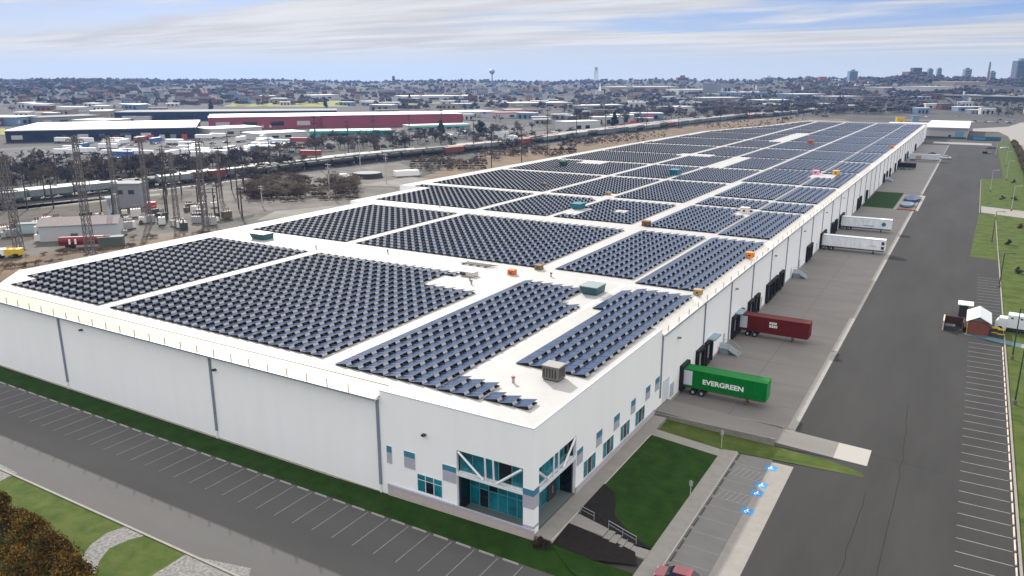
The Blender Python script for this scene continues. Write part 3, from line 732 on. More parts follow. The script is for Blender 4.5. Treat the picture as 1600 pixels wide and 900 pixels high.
holes=[(-77.2,-66,101.5,105.5),(-77.2,-66,105.4,108.2),(-75.5,-66,105.5,114),(-90,-82,302,345),(-98,-90.5,440,520),(-52.4,-48,103.3,113),(-79,-76,185,190),(-52,-48,196,203),(-49.5,-40,285,300),(-140,-128,288,296),(-92,-88,200,215),(-90,-84,176,186),(-145,-135.5,66,71),(-142.2,-139,66,74),(-142,-126.5,109.5,113),(-116,-100,340,352)]
panels=[]  # (x,y,block key)
def add_block(x0,x1,y0,y1,key,gap=True):
    n=max(1,int((x1-x0+.4)/PX)); m=max(1,int((y1-y0+.15)/PY))
    xs_=x1-n*PX+.35
    for i in range(n):
        for j in range(m):
            x=xs_+i*PX; y=y0+j*PY
            if x<leftlimit(y+1): continue
            if any(in_rect(x+.8,y+1.1,h) for h in holes): continue
            panels.append((x,y,key,n-i))
for k,(ya,yb) in enumerate(rowsL):
    a=(ya+yb)/2
    add_block(-158,-112.0,ya,yb,'B1' if k==0 else 'far')
    if k<2: add_block(-110.2,-66.3,ya,yb,'B2' if k==0 else 'far')
    else:
        add_block(-110.4,-90.6,ya,yb,'far'); add_block(-88.6,-68.0,ya,yb,'far')
rowsR=[(66.2,112.6),(121.0,165),(169.6,204.8),(208,223),(226,260.5),(263.5,305.5),(308.5,348),(351,394.5),(397.5,445),(448,501),(504.5,555),(559,607),(610,661)]
for k,(ya,yb) in enumerate(rowsR):
    if k==0:
        add_block(-63.6,-48.4,65.2,112.6,'B3'); add_block(-48.3,-42.6,65.0,70.4,'B3x'); add_block(-42.5,-36.7,65.3,67.8,'B3y')
        add_block(-46.6,-44.7,102.4,116.2,'B4'); add_block(-44.7,-35.4,76.5,116.2,'B4')
    elif k==1:
        add_block(-64.2,-47.9,121.8,165,'far'); add_block(-46.6,-35.4,119.6,164.5,'far')
    else:
        add_block(-66.9 if k>4 else -65.6,-47.6,ya,yb,'far'); add_block(-46.6,-35.5,ya-1.2,yb-1.4,'far')
holes2=[(-118.2,-112.4)]
cand=[]
cpos=Vector((0,0,CH))
for p in panels:
    v=Vector((p[0]+.7,p[1]+1.1,ZR))-cpos; cand.append((v.length,p))
cand.sort(key=lambda c:c[0])
near=cand[:300]; rest=cand[300:]
b1,b2,b3=MB(),MB(),MB()
mk_panel_bits(b1,b2,b3,0,0,0)
pt=thing('solar_panel','x','solar panel'); b1.obj('module_pair',pt); b2.obj('wind_deflector',pt); b3.obj('painted_undershade',pt)
pp=Proto(pt)
names={'B4':'%s row counted from the right roof edge','B3':'%s row from the right of the wide front block','B2':'%s row from the right of the broad left block','B3x':'%s row from the right of the three short front rows','B3y':'%s row from the right of the corner stub rows'}
for d,(x,y,key,i) in near:
    s_=names.get(key,'%s row of a block behind the first cross aisle')%ORD[min(i,20)-1]
    pp.put((x,y,ZR),0,'dark blue panel in the '+s_,'solar panels, '+s_)
rb=MB()
for d,(x,y,key,i) in rest: mk_panel_bits(rb,rb,rb,x,y,ZR)
o=rb.obj('solar_panels'); tag(o,'thousands of smaller dark blue solar panels filling the rest of the roof','solar panels',kind='stuff')
print('PANELS',len(panels))

# ------------------------------------------------------------------ roof equipment
def unit(name,label,cat,x,y,w_,d,h,m,mt=None,rz=0,lid=True,grill=True):
    t=thing(name,label,cat,(x,y,ZR),rz)
    b=MB(); b.box(-w_/2,w_/2,-d/2,d/2,.15,h,m); b.obj('casing',t)
    b=MB(); b.box(-w_/2+.1,w_/2-.1,-d/2+.1,d/2-.1,0,.15,darkm); b.obj('curb',t)
    if lid:
        b=MB(); b.box(-w_/2-.06,w_/2+.06,-d/2-.06,d/2+.06,h,h+.08,mt or m)
        b.obj('lid',t)
    if grill:
        b=MB()
        for k in range(5): b.box(-w_/2+.15+k*(w_-.3)/5,-w_/2+.15+(k+.55)*(w_-.3)/5,-d/2-.02,-d/2,.4,h-.2,darkm)
        for k in range(4): b.box(w_/2,w_/2+.02,-d/2+.15+k*(d-.3)/4,-d/2+.15+(k+.6)*(d-.3)/4,.4,h-.2,darkm)
        b.obj('louvre',t)
    return t
hv=M('hvac_taupe',(.23,.21,.19),.6,var=.15,vscale=1)
unit('rooftop_unit','taupe rooftop air unit with dark louvres standing alone near the roof corner','air unit',-38.2,74.6,2.1,1.8,1.7,M('hvac_taupe2',(.15,.14,.125),.6,var=.2,vscale=2),M('hvac_lid',(.26,.25,.24),.5))
b=MB()
def skylight(x,y,label,w_=3.4,d=2.2,h=1.15,m=None,tm=None):
    m=m or M('hatch_teal',(.03,.10,.12),.5); t=thing('roof_hatch',label,'roof hatch',(x,y,ZR))
    b=MB(); b.add([(-w_/2+.4,-d/2+.4,0),(w_/2-.2,-d/2+.4,0),(w_/2-.2,d/2,0),(-w_/2+.4,d/2,0),(-w_/2,-d/2,h),(w_/2,-d/2,h),(w_/2,d/2,h),(-w_/2,d/2,h)],[(0,1,5,4),(1,2,6,5),(2,3,7,6),(3,0,4,7)],m); b.obj('casing',t)
    b=MB(); b.box(-w_/2-.05,w_/2+.05,-d/2-.05,d/2+.05,h,h+.12,tm or M('hatch_lid',(.20,.25,.26),.5)); b.obj('lid',t)
tl=M('hatch_blue',(.02,.16,.22),.5)
skylight(-49.9,110.6,'dark teal roof hatch at the far end of the wide front block',3.0,3.6,1.3)
skylight(-129.5,114.6,'dark teal roof hatch at the far left of the first cross aisle',4.2,3.0,1.2)
skylight(-88.3,185,'bright blue roof hatch in the clearing left of the second long aisle',2.8,3.5,1.4,tl,tl)
skylight(-91.2,270.4,'bright blue roof hatch beside the long white clearing',3.2,4.5,1.8,tl,tl)
skylight(-136.9,272.6,'small dark green roof hatch far away near the left roof edge',2.2,3.,2.2,M('hatch_green',(.02,.07,.06),.6),M('hatch_green',(.02,.07,.06),.6))
def crate(x,y,label,m,s=1.0,n=1):
    t=thing('roof_box',label,'equipment box',(x,y,ZR)); s*=.82
    b=MB(); b.box(-.7*s,.7*s,-.6*s,.6*s,0,.9*s,m); b.obj('casing',t)
    b=MB(); b.box(-.76*s,.76*s,-.66*s,.66*s,.9*s,.98*s,m); b.box(-.2*s,.2*s,-.62*s,-.6*s,.3*s,.6*s,darkm); b.obj('lid',t)
crate(-67.2,114.6,'orange box at the left end of the first cross aisle beside the long aisle',orange,1.1)
crate(-64.9,120.2,'brown box just beyond the orange box where the aisles cross',brown_t,1.1)
crate(-65.6,121.6,'small dark brown box leaning beside the brown box where the aisles cross',M('dark_brown',(.08,.03,.02),.7),.8)
crate(-35.0,118.2,'tan box at the right end of the first cross aisle',M('tan',(.35,.24,.13),.7),1.1)
crate(-34.6,149.5,'bright orange box near the right-hand roof edge',M('orange_bright',(.75,.25,.02),.6),1.25)
crate(-63.8,170.6,'rusty brown box at the crossing of the second cross aisle',M('rust_box',(.18,.08,.04),.8),1.5)
crate(-48.6,200.5,'white and tan box between two blocks on the right side of the roof',M('pale_box',(.7,.66,.6),.6),1.8)
crate(-91.5,212,'small tan box in the aisle near the second blue roof hatch',M('tan',(.35,.24,.13),.7),1.1)
crate(-117,220,'small brown box in the left long aisle',brown_t,1.2)
crate(-48.0,297,'pink box far along the right long aisle',M('pink_box',(.75,.35,.45),.6),1.8)
crate(-41.5,299,'yellow orange box in a clearing far along the right roof edge',M('orange_y',(.7,.4,.1),.6),1.9)
crate(-35.2,430,'small orange box far along the right-hand roof edge',M('orange_bright',(.75,.25,.02),.6),1.5)
crate(-75.0,440,'orange box far back beside the distant white clearing',orange,2.2)
# pipework clutter in the clearing
t=thing('rooftop_unit','low grey rooftop unit with dark open side in the clearing at the aisle crossing','air unit',(-73.2,110.0,ZR))
b=MB(); b.box(-1.4,1.4,-.8,.8,.1,.85,M('unit_pale',(.52,.50,.47),.6)); b.obj('casing',t); b=MB(); b.box(-1.45,-.2,-.84,-.8,.2,.7,darkm); b.obj('opening',t)
t=thing('pipe_rack','dark low pipe rack lying at the end of the first cross aisle','pipe rack',(-76.5,117.6,ZR)); b=MB()
for k in range(5): b.bar((-3+k*.3,-1+k*.35,.25),(3.2+k*.3,-1.2+k*.35,.3),.07,darkm,5)
b.obj('pipe',t); b=MB()
for k in range(4): b.box(-2.5+k*1.6,-2.3+k*1.6,-1.2,.9,0,.25,brown_t)
b.obj('support',t)
for i,(x,y,l) in enumerate(((-69.6,105.2,'small dark vent pipe right of the notch in the broad block'),(-71.2,107.2,'small grey vent pipe inside the notch of the broad block'),(-41.6,71.2,'small pale vent with red cap between the short rows and the roof corner'),(-60.5,116.5,'small grey vent in the middle of the first cross aisle'),(-97,117,'small vent on the left half of the first cross aisle'),(-112,112.8,'small dark vent where the left long aisle meets the cross aisle'),(-121,168.2,'small dark vent at the left end of the second cross aisle'))):
    t=thing('roof_vent',l,'roof vent',(x,y,ZR)); b=MB(); b.bar((0,0,0),(0,0,.6),.16,M('vent_grey',(.35,.34,.33),.6),8); b.obj('pipe',t); b=MB(); b.bar((0,0,.6),(0,0,.75),.24,darkm if i!=2 else M('vent_red',(.3,.08,.05),.6),8); b.obj('cap',t)
# guard rail posts and walkway pads on membrane
b=MB(); pm=M('walk_pad',(.62,.60,.58),.7)
for y in range(70,118,3): b.box(-47.8,-47.0,y,y+2.6,ZR,ZR+.02,pm)
for x in range(-62,-38,3): b.box(x,x+2.6,117.6,118.4,ZR,ZR+.02,pm)
b.obj('walk_pads',WH)
# ------------------------------------------------------------------ right side: guard house, lamps, hedge
t=thing('guard_house','small red brick gatehouse with pale gabled metal roof between the dumpsters and white truck','gatehouse',(0,0,.01))
gx0,gx1,gy0,gy1=3.2,6.6,161.9,169.5
b=MB(); b.box(gx0,gx1,gy0,gy1,0,2.7,brick); b.add([(gx0,gy0,2.7),(gx1,gy0,2.7),((gx0+gx1)/2,gy0,3.55)],[(0,1,2)],M('gable_grey',(.16,.17,.18),.7)); b.add([(gx0,gy1,2.7),(gx1,gy1,2.7),((gx0+gx1)/2,gy1,3.55)],[(2,1,0)],brick); b.obj('wall',t)
b=MB(); mx_=(gx0+gx1)/2; rf=M('metal_roof',(.62,.66,.66),.4,metal=.2)
for xa,za,xb,zb in ((gx0-.35,2.55,mx_,3.65),(mx_,3.65,gx1+.35,2.55)):
    b.add([(xa,gy0-.4,za),(xb,gy0-.4,zb),(xb,gy1+.3,zb),(xa,gy1+.3,za),(xa,gy0-.4,za-.12),(xb,gy0-.4,zb-.12),(xb,gy1+.3,zb-.12),(xa,gy1+.3,za-.12)],[(0,1,2,3),(4,7,6,5),(0,4,5,1),(2,6,7,3),(0,3,7,4),(1,5,6,2)],rf)
b.obj('roof',t)
b=MB(); b.box(gx0-.03,gx0-.002,gy0+.2,gy0+1.1,0,2.1,darkm); b.obj('door',t); b=MB(); b.box(gx0-.03,gx0-.002,gy0+2.5,gy0+4.5,1.0,2.0,darkg); b.obj('window',t)
b=MB(); b.box(gx0-.12,gx0-.03,gy0-.05,gy0+.1,0,2.6,yel); b.obj('corner_post',t)
t=thing('canopy_shelter','white flat canopy on dark legs beside the brick gatehouse','shelter',(0,0,.01))
b=MB(); b.box(1.2,3.9,173.2,176.4,2.45,2.65,whitep); b.obj('roof',t); b=MB(); b.box(1.5,3.0,173.6,176.1,0,2.3,M('booth_dark',(.03,.025,.025),.6)); b.obj('booth',t)
t=thing('dumpster_pen','open dark brown pen with a pale edge left of the brick gatehouse','dumpster pen',(0,0,.01))
dbm=M('pen_brown',(.05,.022,.018),.8); b=MB(); b.box(-.9,-.65,162.0,166.6,0,1.9,M('pen_edge',(.5,.42,.36),.7)); b.box(-.65,2.6,166.4,166.6,0,1.8,dbm); b.box(2.4,2.6,162.8,166.4,0,1.8,dbm); b.obj('wall',t)
b=MB(); b.box(-.5,1.2,162.4,164.2,0,.9,M('bin_dark',(.03,.04,.045),.6)); b.obj('bin',t)
b=MB(); tp=M('teal_pad',(.05,.13,.17),.6,var=.2,vscale=1); b.poly([(2.8,161.2),(11.6,157.6),(11.9,160.2),(6.9,161.9),(2.8,161.9)],.05,tp); st('painted_pad',b)
b=MB(); b.poly([(11.5,157.6),(16,157),(16,159),(11.9,160.2)],.045,walkm); st('painted_pad',b)
def truck(loc,rz,label):
    t=thing('box_truck',label,'truck',loc,rz); wp=M('truck_white',(.68,.72,.76),.4)
    b=MB(); b.box(0,5.6,-1.2,1.2,.85,3.3,wp); b.obj('cargo_box',t); b=MB(); b.box(.5,.9,-1.22,-1.2,2.6,2.9,darkm); b.box(2.0,2.4,-1.22,-1.2,2.6,2.9,darkm); b.obj('vent',t)
    b=MB(); b.add([(-1.9,-1.05,.5),(0,-1.05,.5),(0,1.05,.5),(-1.9,1.05,.5),(-1.9,-1.05,1.4),(0,-1.0,2.5),(0,1.0,2.5),(-1.9,1.05,1.4),(-1.3,-1.0,2.45),(-1.3,1.0,2.45)],[(0,3,2,1),(0,1,5,8,4),(3,7,9,6,2),(4,8,9,7),(8,5,6,9),(0,4,7,3),(1,2,6,5)],wp); b.obj('cab',t)
    b=MB(); b.add([(-1.86,-.9,1.45),(-1.86,.9,1.45),(-1.36,.85,2.35),(-1.36,-.85,2.35)],[(0,3,2,1)],darkg); b.obj('windscreen',t)
    b=MB(); b.box(-1.6,5.5,-.9,.9,.4,.84,darkm); b.obj('chassis',t)
    for x in(-1.0,4.3):
        for s_ in(-1,1): b=MB(); b.bar((x,s_*1.2,.45),(x,s_*.85,.45),.45,tyre,14); b.obj('wheel',t)
truck((9.6,168.2,.01),R(-4),'white box truck parked on the kerb right of the brick gatehouse')
for i,(x,y) in enumerate(((7.7,163.2),(8.6,162.6))):
    t=thing('barrier_arm','%s yellow barrier frame between the brick gatehouse and the white truck'%('left' if i==0 else 'right'),'barrier',(x,y,.01)); b=MB(); b.bar((-.5,0,0),(-.5,0,1.6),.07,darkm,5); b.bar((.5,0,0),(.5,0,1.6),.07,darkm,5); b.obj('post',t); b=MB(); b.box(-.6,.6,-.08,.08,1.35,1.65,yel); b.box(-.6,.6,-.06,.06,.5,.65,yel); b.obj('bar',t)
def lamp(loc,h,label,m=None,arm=1.6,name='street_lamp',base=True,rz=0):
    t=thing(name,label,'lamp',loc,rz); m=m or darkm
    b=MB(); b.bar((0,0,0),(0,0,h),.13,m,8,.08); b.obj('pole',t)
    if base: b=MB(); b.bar((0,0,0),(0,0,.7),.3,M('base_grey2',(.12,.11,.1),.8),8); b.obj('base',t)
    b=MB(); b.bar((0,0,h-.1),(arm,0,h+.05),.06,m,6); b.obj('arm',t); b=MB(); b.box(arm-.1,arm+.6,-.17,.17,h-.05,h+.12,m); b.obj('lamp_head',t)
LG=M('pole_pale',(.42,.43,.42),.5)
lamp((10.1,150,.01),9,'dark lamp post at the kerb just beyond the near parking bays on the right')
lamp((9.9,128,.01),8.5,'dark leaning lamp post in the verge below the gatehouse pad')
lamp((8.9,204,.01),8,'dark lamp post at the lawn corner beyond the brick gatehouse')
lamp((7.8,262,.01),9,'dark thin lamp post standing in the lawn before the cross path')
lamp((7.9,383,.01),9,'pale lamp post in the lawn beyond the cross path',LG); lamp((14.2,330,.01),9,'pale lamp post beside the cross path on the right',LG)
lamp((14.5,430,.01),9,'pale lamp post far along the right lawn',LG); lamp((11.4,560,.01),9,'grey lamp post at the far right end of the road',LG); lamp((15.5,500,.01),8,'pale lamp post near the hedge at the far right',LG)
for i,(px,py) in enumerate(((1078,782),(1127,700),(1107,695))):
    p=at(px,py,.2)
    if i<2:
        t=thing('sign_post',('thin pale sign post at the lawn edge by the side parking','thin grey post in the grass strip before the concrete ramp')[i],'sign post',(p.x,p.y,.12)); b=MB(); b.bar((0,0,0),(0,0,2.6),.045,LG,6); b.obj('post',t); b=MB(); b.box(-.2,.2,-.03,.03,1.9,2.5,M('sign_face',(.3,.32,.34),.5)); b.obj('sign_face',t)
# small bushes, drains and people-less bits on the right lawn
LEAFS={}
def leaf_mat(name,c1,c2,sc=1.2): return M(name,c1,.9,col2=c2,vscale=sc,detail=3)
brown_leaf=leaf_mat('autumn_leaf',(.040,.048,.010),(.30,.17,.022),.8)
brown_leaf2=leaf_mat('autumn_leaf_dark',(.012,.018,.008),(.14,.075,.014),.9)
ever=leaf_mat('evergreen_leaf',(.010,.028,.018),(.03,.055,.03))
hedge_leaf=leaf_mat('hedge_leaf',(.022,.020,.008),(.10,.075,.03),.3)
bark=M('bark',(.055,.045,.038),.95)
twigm=M('twig',(.13,.10,.078),.95,var=.35,vscale=.15)
twigd=M('twig_dark',(.045,.042,.045),.95,var=.35,vscale=.1)
def leaves(b,c,rad,n,size,mats,rng,flat=1.0,inner=.35):
    c=Vector(c)
    for i in range(n):
        d=Vector((rng.gauss(0,1),rng.gauss(0,1),rng.gauss(0,1))).normalized()
        r_=inner+(1-inner)*rng.random()**.5
        nn=.75+.5*noise.noise(d*2.3+c*.3)
        p=c+Vector((d.x*rad[0],d.y*rad[1],d.z*rad[2]))*r_*nn
        u=Vector((rng.gauss(0,1),rng.gauss(0,1),rng.gauss(0,1))).normalized(); v=u.orthogonal().normalized()
        u*=size*(.6+.8*rng.random()); v=v*size*(.35+.4*rng.random())
        b.add([p-u,p+v,p+u,p-v],[(0,1,2,3)],mats[int(rng.random()*len(mats))])
def foliage_tree(name,label,cat,loc,h,rad,n,size,mats,group=None,seed=1,clumps=9,trunk_h=.35):
    rng=random.Random(seed); t=thing(name,label,cat,loc,0,group)
    b=MB(); b.bar((0,0,-.2),(0,0,h*.7),.03*h,bark,7,.01*h)
    for k in range(6):
        a=k*1.1; b.bar((0,0,h*(.25+.07*k)),(math.cos(a)*rad*.6,math.sin(a)*rad*.6,h*(.45+.07*k)),.012*h,bark,5,.004*h)
    b.obj('trunk',t)
    b=MB()
    for k in range(clumps):
        a=rng.random()*6.28; z=h*(trunk_h+(1-trunk_h)*(k+.5)/clumps); q=rad*(1-.75*((z/h-trunk_h)/(1-trunk_h))**1.4)
        c=(math.cos(a)*q*.55,math.sin(a)*q*.55,z*.93)
        leaves(b,c,(q*.75,q*.75,h*.16),n//clumps,size,mats,rng)
    b.obj('crown',t); return t
# big rusty conifers low in the left corner
for i,(px,py,h,rad,l) in enumerate(((-8,772,5.2,3.0,'rusty orange conifer at the top of the bottom left clump'),(38,800,4.6,2.7,'orange brown conifer second from the top of the bottom left clump'),(72,828,4.4,2.6,'olive and orange conifer in the middle of the bottom left clump'),(104,862,4.0,2.3,'orange conifer near the right end of the bottom left clump'),(132,895,3.4,2.1,'low rusty conifer at the right end of the bottom left clump'),(10,850,5.2,3.2,'dark olive conifer at the left edge under the rusty ones'),(60,900,4.8,3.2,'dark brown conifer at the bottom edge of the picture'))):
    p=at(px,py,h); foliage_tree('conifer',l,'tree',(p.x,p.y,0),h,rad,6500,.13,[brown_leaf,brown_leaf2] if i%2==0 else [brown_leaf,brown_leaf,brown_leaf2],seed=i+3,clumps=15,trunk_h=.04)
# shrub at the entrance corner
foliage_tree('shrub','low dark red brown shrub at the foot of the entrance corner column','shrub',(-32.2,60.9,.3),1.3,1.2,900,.10,[leaf_mat('shrub_dark',(.012,.01,.006),(.05,.02,.012)),M('shrub_dark')if False else leaf_mat('shrub_dark',(.012,.01,.006),(.05,.02,.012))],seed=9,clumps=5,trunk_h=.1)
# hedge on the far right
rng=random.Random(5); t=thing('hedge','long dark brown hedge between the lawn and the pale road at the right edge','hedge',(0,0,0)); b=MB(); b2=MB()
P=[at(1572,225),at(1578,238),at(1583,255),at(1589,275),at(1596,300),at(1606,330)]
for p,q in zip(P[:-1],P[1:]):
    m_=max(2,int((q-p).length/3))
    for i in range(m_):
        c=p.lerp(q,i/m_); leaves(b,(c.x+4+rng.random(),c.y,1.9),(2.4,2.6,2.1),150,.38,[hedge_leaf],rng)
        b2.bar((c.x+4,c.y,0),(c.x+4,c.y,2),.1,bark,4)
b.obj('foliage',t); b2.obj('stem',t)
# tiny dark shrubs on the right lawn
for i,(px,py,l) in enumerate(((1596,357,'small brown red shrub on the lawn below the cross path'),(1576,383,'low dark shrub in the middle of the right lawn'),(1566,312,'small dark shrub left of the pair above the cross path'),(1584,313,'dark upright shrub above the cross path at the right'),(1584,286,'low dark shrub beside the long lamp shadow'),(1591,428,'small dark shrub near the right edge above the gatehouse'))):
    p=at(px,py); foliage_tree('shrub',l,'shrub',(p.x,p.y,0),1.7,1.3,260,.22,[ever if i else brown_leaf2],seed=40+i,clumps=4,trunk_h=.1)

# ------------------------------------------------------------------ bare trees
def bare_tree_mesh(seed,h,spread,m,lvl=4,twr=1.0):
    rng=random.Random(seed); tr=MB(); cr=MB()
    def grow(p,d,l,r_,k):
        q=p+d*l
        (tr if k==0 else cr).bar(p,q,r_,bark if k<2 else m,5 if k==0 else 3,r_*.62)
        if k>=lvl:
            for j in range(4):
                e=(d+Vector((rng.gauss(0,.6),rng.gauss(0,.6),rng.gauss(.15,.5)))).normalized(); s_=q-d*l*rng.random()
                w_=e.orthogonal().normalized()*.05*twr; cr.add([s_-w_,s_+w_,s_+e*l*.95],[(0,1,2)],m)
            return
        for j in range(3 if k else 5):
            e=(d*(.75 if k else .9)+Vector((rng.gauss(0,spread),rng.gauss(0,spread),rng.gauss(.12,.22)))).normalized()
            grow(p+d*l*(.45+.55*rng.random()) if j else q,e,l*(.62+.2*rng.random()),r_*.5,k+1)
    grow(Vector((0,0,-.2)),Vector((0,0,1)),h*.30,h*.022,0)
    return tr,cr
def mk_bare(seed,h,spread,m,lvl=4,twr=1.0):
    t=thing('bare_tree','x','tree'); a,c=bare_tree_mesh(seed,h,spread,m,lvl,twr); a.obj('trunk',t); c.obj('crown',t); return Proto(t)
BT=[mk_bare(i+20,9.5,.62,twigm if i%2 else twigd,5,1.5) for i in range(4)]
bsh=[]
for i in range(2):
    t=thing('bare_bush','x','bush'); a_,c_2=bare_tree_mesh(60+i,7.5,1.0,twigm,5,1.4); a_.obj('stem',t); c_2.obj('crown',t); bsh.append(Proto(t))
def put_tree(i,p,lab,grp,sc=1.0):
    if 'bush' in lab:
        bsh[i%2].put((p[0],p[1],p[2]-.3*sc),random.random()*6.28,lab,grp,(sc*1.25,sc*1.25,sc)); return
    BT[i%4].put((p[0],p[1],p[2] if len(p)>2 else 0),random.random()*6.28,lab,grp,(sc,sc,sc*(.85+.3*random.random())))
rng=random.Random(11)
n=0
def scatter_trees(poly_px,cnt,lab,grp,s0=.8,s1=1.3):
    for i in range(cnt):
        a=rng.random()
        k=rng.randrange(len(poly_px)-1); (xa,ya,wa),(xb,yb,wb)=poly_px[k],poly_px[k+1]
        px=xa+(xb-xa)*a; py=ya+(yb-ya)*a+(rng.random()-.5)*(wa+(wb-wa)*a)
        p=at_t(px,py); put_tree(rng.randrange(4),p,lab,grp,s0+(s1-s0)*rng.random())
scatter_trees([(0,292,20,),(120,280,20),(240,268,18),(360,255,16),(470,245,12)] if False else [(0,296,16),(120,283,16),(240,270,14),(360,258,12),(470,245,12)],82,'bare dark tree in the thin wood just behind the freight train','bare trees behind the freight train',.75,1.15)
scatter_trees([(480,238,10),(620,228,10),(740,216,12),(860,204,12)],52,'bare brown tree between the freight train and the shopping strip','bare trees by the shopping strip',.8,1.2)
scatter_trees([(880,196,16),(960,188,20),(1040,184,20),(1150,180,16),(1260,172,14)],80,'bare grey tree in the wood right of the white sheds','bare trees right of the white sheds',1.0,1.6)
scatter_trees([(1280,176,10),(1350,176,10),(1420,170,10)],30,'bare grey tree behind the far end of the warehouse','bare trees behind the far roof end',1.0,1.5)
scatter_trees([(390,308,22),(440,304,26),(500,300,24),(560,298,10)],64,'bare bush in the brown thicket beyond the left roof edge','bare bushes of the brown thicket',.7,1.15)
scatter_trees([(0,424,10),(100,407,8),(200,388,8),(340,364,6)],52,'bare bush in the brown strip behind the left roof edge','bare bushes behind the left roof edge',.14,.30)
scatter_trees([(660,270,8),(760,250,10),(880,230,8),(1000,208,8),(1150,190,6)],80,'bare bush in the brown verge between roof and railway','bare bushes of the brown verge',.4,.75)
scatter_trees([(0,150,14),(150,150,12),(320,148,10),(620,150,10),(800,160,12)],40,'bare tree among the distant houses','bare trees among the distant houses',1.0,1.5)
ET=Proto(foliage_tree('evergreen_tree','x','tree',(0,0,0),13,3.6,2600,.5,[ever],seed=77,clumps=14,trunk_h=.1))
p=at(689,212); ET.put(p,0,'tall narrow dark evergreen beside the maroon building')
p=at(750,212); ET.put(p,1,'broad round dark evergreen right of the tall narrow one',sc=(2.3,2.3,.95))
for i,(px,py,l) in enumerate(((62,166,'dark evergreen left of the yellow field'),(116,164,'dark evergreen right of the distant row houses'),(508,168,'small dark evergreen by the yellow field'),(640,160,'dark evergreen before the long white roofs'),(712,153,'dark evergreen clump among the pale houses'),(960,197,'dark evergreen left of the white hall'),(330,172,'dark evergreen behind the low navy building'))):
    p=at_t(px,py); ET.put(p,i,l,sc=1.1)
# evergreen small shrub line on left yard
# ------------------------------------------------------------------ far woods (one mass each)
def clumps(name,label,cnt,fn,m,s0,s1,seed):
    rng=random.Random(seed); b=MB()
    base=[Vector((math.cos(a)*math.cos(e),math.sin(a)*math.cos(e),math.sin(e))) for e,n_ in ((-.2,6),(.55,5)) for a in [2*math.pi*k/n_+e for k in range(n_)]]+[Vector((0,0,1))]
    for i in range(cnt):
        p=fn(rng)
        if p is None: continue
        s_=s0+(s1-s0)*rng.random(); vs_=[]
        for v in base:
            q=1+rng.uniform(-.38,.3); vs_.append((p[0]+v.x*s_*q*.62,p[1]+v.y*s_*q*.62,p[2]+s_*.5+v.z*s_*.62*q))
        fs_=[(k,(k+1)%6,6+(k*5//6)%5) for k in range(6)]+[(6+k,6+(k+1)%5,((k+1)*6//5)%6) for k in range(5)]+[(6+k,6+(k+1)%5,11) for k in range(5)]
        b.add(vs_,fs_,m)
    return tag(b.obj(name),label,'wood',kind='stuff')
def woodfn(bands):
    def f(rng):
        x0,x1,y0,y1,w_=bands[rng.randrange(len(bands))]
        px=x0+(x1-x0)*rng.random(); py=y0+(y1-y0)*rng.random()
        if noise.noise(Vector((px*.02,py*.25,4)))<w_: return None
        return at_t(px,py,3600)
    return f
farb=M('far_twigs',(.024,.030,.040),1,col2=(.075,.060,.055),vscale=.01)
fare=M('far_evergreen',(.012,.025,.022),1,col2=(.03,.05,.035),vscale=.01)
def twig_wood(name,label,cnt,fn,m,s0,s1,seed):
    rng=random.Random(seed); b=MB(); bases=[]
    for q in range(3):
        tr,cr=bare_tree_mesh(90+q,9,.75,m,3,3.2)
        vs_=tr.v+cr.v; fs_=tr.f+[tuple(i_+len(tr.v) for i_ in f) for f in cr.f]; bases.append((vs_,fs_))
    for i in range(cnt):
        p=fn(rng)
        if p is None: continue
        vs_,fs_=bases[rng.randrange(3)]; s_=s0+(s1-s0)*rng.random(); a=rng.random()*6.28; c_,n_=math.cos(a)*s_,math.sin(a)*s_
        b.add([(p[0]+x*c_-y*n_,p[1]+x*n_+y*c_,p[2]+z*s_) for x,y,z in vs_],fs_,m)
    return tag(b.obj(name),label,'wood',kind='stuff')
twf=M('wood_twigs',(.030,.030,.034),1,col2=(.085,.072,.065),vscale=.03)
twig_wood('scrub_wood','dark tangled winter wood along the railway and beyond the far roof end',950,woodfn([(-40,480,252,286,-.3),(-40,480,262,292,-.5),(480,900,212,236,-.1),(880,1300,164,186,-.3),(1040,1340,158,180,-.4),(1290,1440,156,178,-.5),(1400,1660,153,170,-.5),(560,1000,158,196,.05),(0,340,164,184,.1),(1500,1660,172,184,-.1)]),twf,.7,1.35,7)
clumps('skyline_wood','dark bluish woodland forming the skyline',1500,woodfn([(-80,1660,123.5,127,-.6),(-80,420,124.5,134,-.5),(-80,230,125,148,-.6),(1340,1660,119,134,-.1)]),farb,8,15,8)
clumps('bare_wood','far bare winter woodland spread between and behind the distant houses',7500,woodfn([(-80,1660,123,134,-.5),(-80,1660,126,150,-.1),(-80,600,124,166,-.1),(600,1400,130,172,0),(1230,1660,122,150,-.4),(900,1440,150,180,-.1)]),farb,4.5,9.5,1)
clumps('evergreen_wood','scattered dark evergreen woodland along the skyline and among the houses',900,woodfn([(-80,1660,122.5,130,0),(0,700,130,160,.15),(1320,1660,116,135,-.1)]),fare,5,11,2)
clumps('dark_scrub','low dark scrub along the railway embankments',1300,woodfn([(-40,480,246,290,.0),(480,900,205,238,.1),(880,1300,168,190,.0),(1280,1620,150,168,-.3)]),M('scrub_dark',(.030,.028,.026),1,col2=(.08,.066,.05),vscale=.05),1.6,4.2,3)
clumps('dry_brush','dry tawny brush on the brown verge beside the roof',2600,woodfn([(640,760,246,268,-.1),(740,900,228,246,-.1),(880,1040,208,226,-.1),(1020,1260,184,202,-.1),(370,560,290,318,-.1)]),M('brush_tawny',(.045,.032,.022),1,col2=(.11,.072,.04),vscale=.06),.6,1.7,4)
